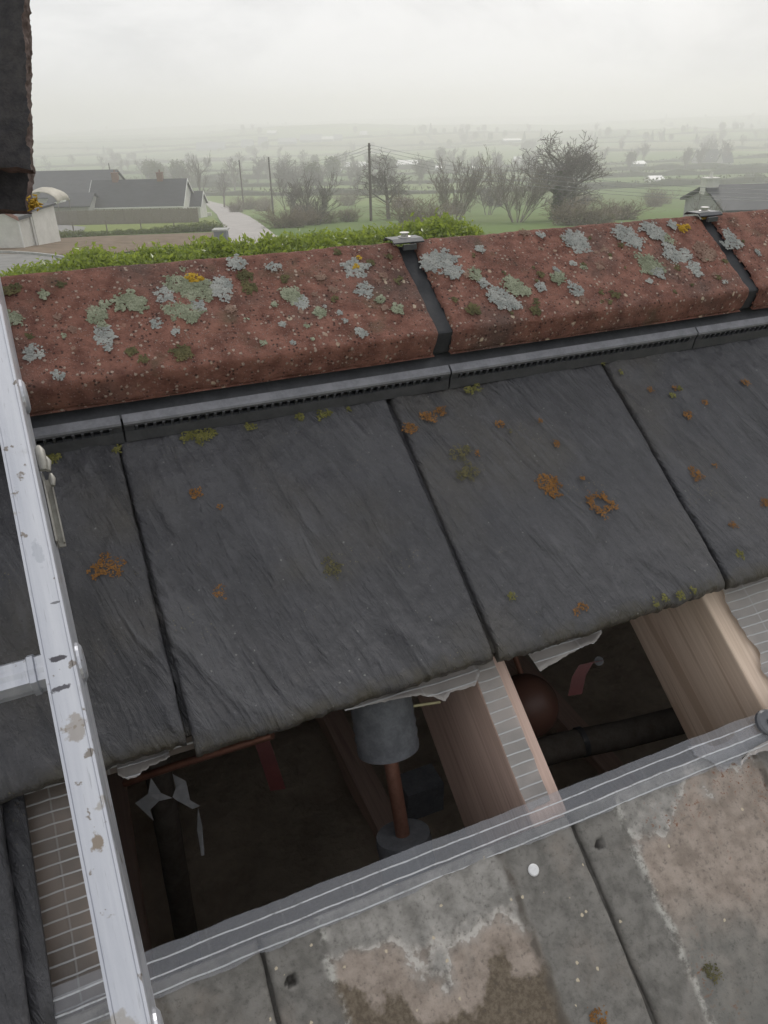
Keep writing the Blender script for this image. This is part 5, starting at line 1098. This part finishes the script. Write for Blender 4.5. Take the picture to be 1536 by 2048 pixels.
cable('cable between the middle and the farthest pole', p2 + [0, 0, -0.2], p3 + [0, 0, -0.2], 0.5, 0.02)
b = at(468, 240, 1750); b[2] = tz(b); hub = at(468, 212, 1750)[2] - b[2]
t = thing('wind_turbine', 'faint wind turbine on the left hand skyline', 'turbine', b, BACK_RZ)
m = MB(); m.tube([[0, 0, -1], [0, 0, hub]], [0.9, 0.55], 12); m.obj('tower', MAT['whitep'], t, True)
m = MB(); m.box((-0.8, -1.6, hub - 0.7), (0.8, 2.4, hub + 0.7)); m.obj('nacelle', MAT['whitep'], t)
for k in range(3):
    a_ = math.radians(100 + 120 * k); e = np.array([math.cos(a_), 0, math.sin(a_)]); sx = np.array([-e[2], 0, e[0]]); c = np.array([0, -1.9, hub]); m = MB()
    m.prism([c + sx * 0.35, c + e * 3 + sx * 0.6, c + e * 10.5 + sx * 0.1, c + e * 10.5 - sx * 0.1, c - sx * 0.35], (0, -0.12, 0), (0, 0.12, 0)); m.obj('blade', MAT['whitep'], t)

# ------------------------------------------------------------------ distant trees and hedgerows
FM = [bare_tree_meshes(200 + k, 10, stems=1 if k < 2 else 3, lean=0.15, nch=(8, 5, 4), spread=0.75, upb=0.08, minr=0.05, rad=0.26, trunk_f=0.6) for k in range(3)]
def conif(seed):
    r = np.random.default_rng(seed); n = 1300; h = r.uniform(0, 1, n); a_ = r.uniform(0, 6.28, n); q = (1 - h) * 2.0 * r.uniform(0.5, 1.1, n) + 0.15
    V, T3 = leaf_quads(np.stack([q * np.cos(a_), q * np.sin(a_), 0.7 + h * 9.3], 1), rdir(r, n, -0.3), r.uniform(0.5, 0.9, n), r)
    tr = MB(); tr.tube([[0, 0, -0.5], [0, 0, 9]], [0.2, 0.05], 6, False); return tr.mesh('trunk', True), MB().add(V, (), T3).mesh('crown')
CM = [conif(3)]
def rounded(seed):
    r = np.random.default_rng(seed); n = 1500; d = rdir(r, n); C = d * (r.uniform(0.35, 1.0, n) * (2.9 + 1.3 * fbm(d[:, 0] * 2 + 4, d[:, 1] * 2 + d[:, 2] * 2.3, seed, 3)))[:, None]; C[:, 2] = C[:, 2] * 1.15 + 5.2
    V, T3 = leaf_quads(C, rdir(r, n), r.uniform(0.5, 1.0, n), r); tr = MB(); tr.tube([[0, 0, -0.5], [0, 0, 4.5]], [0.3, 0.15], 6, False); return tr.mesh('trunk', True), MB().add(V, (), T3).mesh('crown')
DM = [rounded(4), rounded(5)]
hq = MB(); r = np.random.default_rng(123); hpts = []
def hedgeline(P0, P1, h, den=2.2):
    L = np.linalg.norm((P1 - P0)[:2]); n = int(L * den)
    if n < 4: return
    f = r.uniform(0, 1, n)[:, None]; C = P0[None] * (1 - f) + P1[None] * f; C[:, :2] += r.normal(0, 0.6, (n, 2)); C[:, 2] = terr(C[:, 0], C[:, 1]) + r.uniform(0, 1, n) * h * (0.6 + 0.8 * vnoise(C[:, 0] / 14, C[:, 1] / 14, 3))
    V, T3 = leaf_quads(C, rdir(r, n), r.uniform(0.8, 1.4, n), r); hq.add(V, (), T3)
    m_ = max(3, int(L / 4)); f = np.linspace(0, 1, m_)[:, None]; B = P0[None] * (1 - f) + P1[None] * f; d_ = norm((P1 - P0) * [1, 1, 0]); sd_ = np.array([-d_[1], d_[0], 0]); g_ = terr(B[:, 0], B[:, 1]); hh = h * (0.35 + 0.7 * vnoise(B[:, 0] / 9, B[:, 1] / 9, 8))
    rows = [B + sd_ * o_ + np.stack([0 * g_, 0 * g_, g_ + hh * k_ - B[:, 2]], 1) for o_, k_ in ((-0.8, -0.15), (-0.6, 0.8), (0.0, 1.0), (0.6, 0.8), (0.8, -0.15))]
    hq.add(np.concatenate(rows), gridf(m_, 5)); hpts.append(B[::3])
for s in [235, 300, 360, 430, 520, 610, 720, 830, 960, 1100, 1270, 1450, 1650, 1900, 2200]:
    half = s * 0.62; t0 = -half; wv = r.uniform(0, 6)
    while t0 < half:
        w_ = r.uniform(0.12, 0.3) * s; t1 = min(half, t0 + w_)
        if r.uniform() < 0.82:
            o0, o1 = s * (1 + 0.05 * math.sin(t0 / s * 7 + wv)), s * (1 + 0.05 * math.sin(t1 / s * 7 + wv)); hedgeline(HD * o0 + RT * t0, HD * o1 + RT * t1, r.uniform(1.6, 3.0), 5.0)
        if r.uniform() < 0.6: hedgeline(HD * s + RT * t1, HD * s * r.uniform(1.12, 1.2) + RT * (t1 * 1.1 + r.normal(0, 0.03) * s), r.uniform(1.5, 2.6), 5.0)
        t0 = t1
tag(hq.obj('distant_hedgerows', MAT['farwood']), 'network of dark hedgerows dividing the distant fields', 'hedgerow', None, 'stuff')
r = np.random.default_rng(99)
hpts = np.concatenate(hpts)
spots = []
for x0, x1, y0, y1, n in [(60, 400, 250, 262, 12), (400, 700, 245, 256, 14), (700, 960, 262, 274, 16), (860, 1100, 262, 290, 18), (1180, 1536, 250, 300, 40), (1330, 1536, 232, 262, 16), (60, 400, 300, 345, 22), (420, 700, 300, 360, 20), (700, 1060, 330, 372, 26), (840, 1060, 290, 330, 14), (1180, 1460, 310, 345, 16), (250, 420, 345, 385, 16), (520, 720, 360, 395, 14)]:
    for _ in range(n): spots.append((r.uniform(x0, x1), r.uniform(y0, y1)))
for px, py in spots:
    p = ground_at(px, py, 150)
    if r.uniform() < 0.7:
        d_ = np.hypot(hpts[:, 0] - p[0], hpts[:, 1] - p[1]); j = int(np.argmin(d_)); p = np.array([hpts[j, 0] + r.normal(0, 4), hpts[j, 1] + r.normal(0, 4), 0]); p[2] = tz(p)
    s = sdist(p)
    if s > 3200: continue
    kd = r.choice(['b', 'b', 'b', 'b', 'd', 'd', 'd', 'c'])
    if s < 650 and kd != 'b': kd = 'b' if kd == 'c' or r.uniform() < 0.6 else 'd'
    ms, mt, mc = (FM[r.integers(3)], 'bark', 'bark') if kd == 'b' else (DM[r.integers(2)], 'bark', 'farwood') if kd == 'd' else (CM[0], 'bark', 'conifer')
    nm = {'b': ('bare_tree', 'hazy leafless tree out in the distant fields', 'distant leafless trees'), 'd': ('round_tree', 'hazy rounded leafy tree in the distant hedges', 'distant rounded trees'), 'c': ('conifer', 'hazy dark pointed conifer in the distant hedges', 'distant conifers')}[kd]
    t = thing(nm[0], nm[1], 'tree', p, r.uniform(0, 6.28), nm[2]); t.scale = (float(r.uniform(0.7, 1.15)),) * 3
    mk('trunk', ms[0], MAT[mt], t); mk('crown', ms[1], MAT[mc], t)

# ------------------------------------------------------------------ haze
m = MB(); m.box((-9300, -9300, -75), (9300, 9300, HC + 24)); hz = m.obj('haze', None)
hm = bpy.data.materials.new('haze'); hm.use_nodes = True; nt = hm.node_tree; nt.nodes.clear()
pv = nd(nt, 'ShaderNodeVolumePrincipled', {'Color': (0.995, 0.98, 1.0), 'Density': 0.0018, 'Anisotropy': 0.5})
try: pv.inputs['Density Attribute'].default_value = ''
except Exception: pass
nt.links.new(pv.outputs[0], nd(nt, 'ShaderNodeOutputMaterial').inputs['Volume'])
hz.data.materials.append(hm); tag(hz, 'pale mist hanging over the valley', None, None, 'stuff')
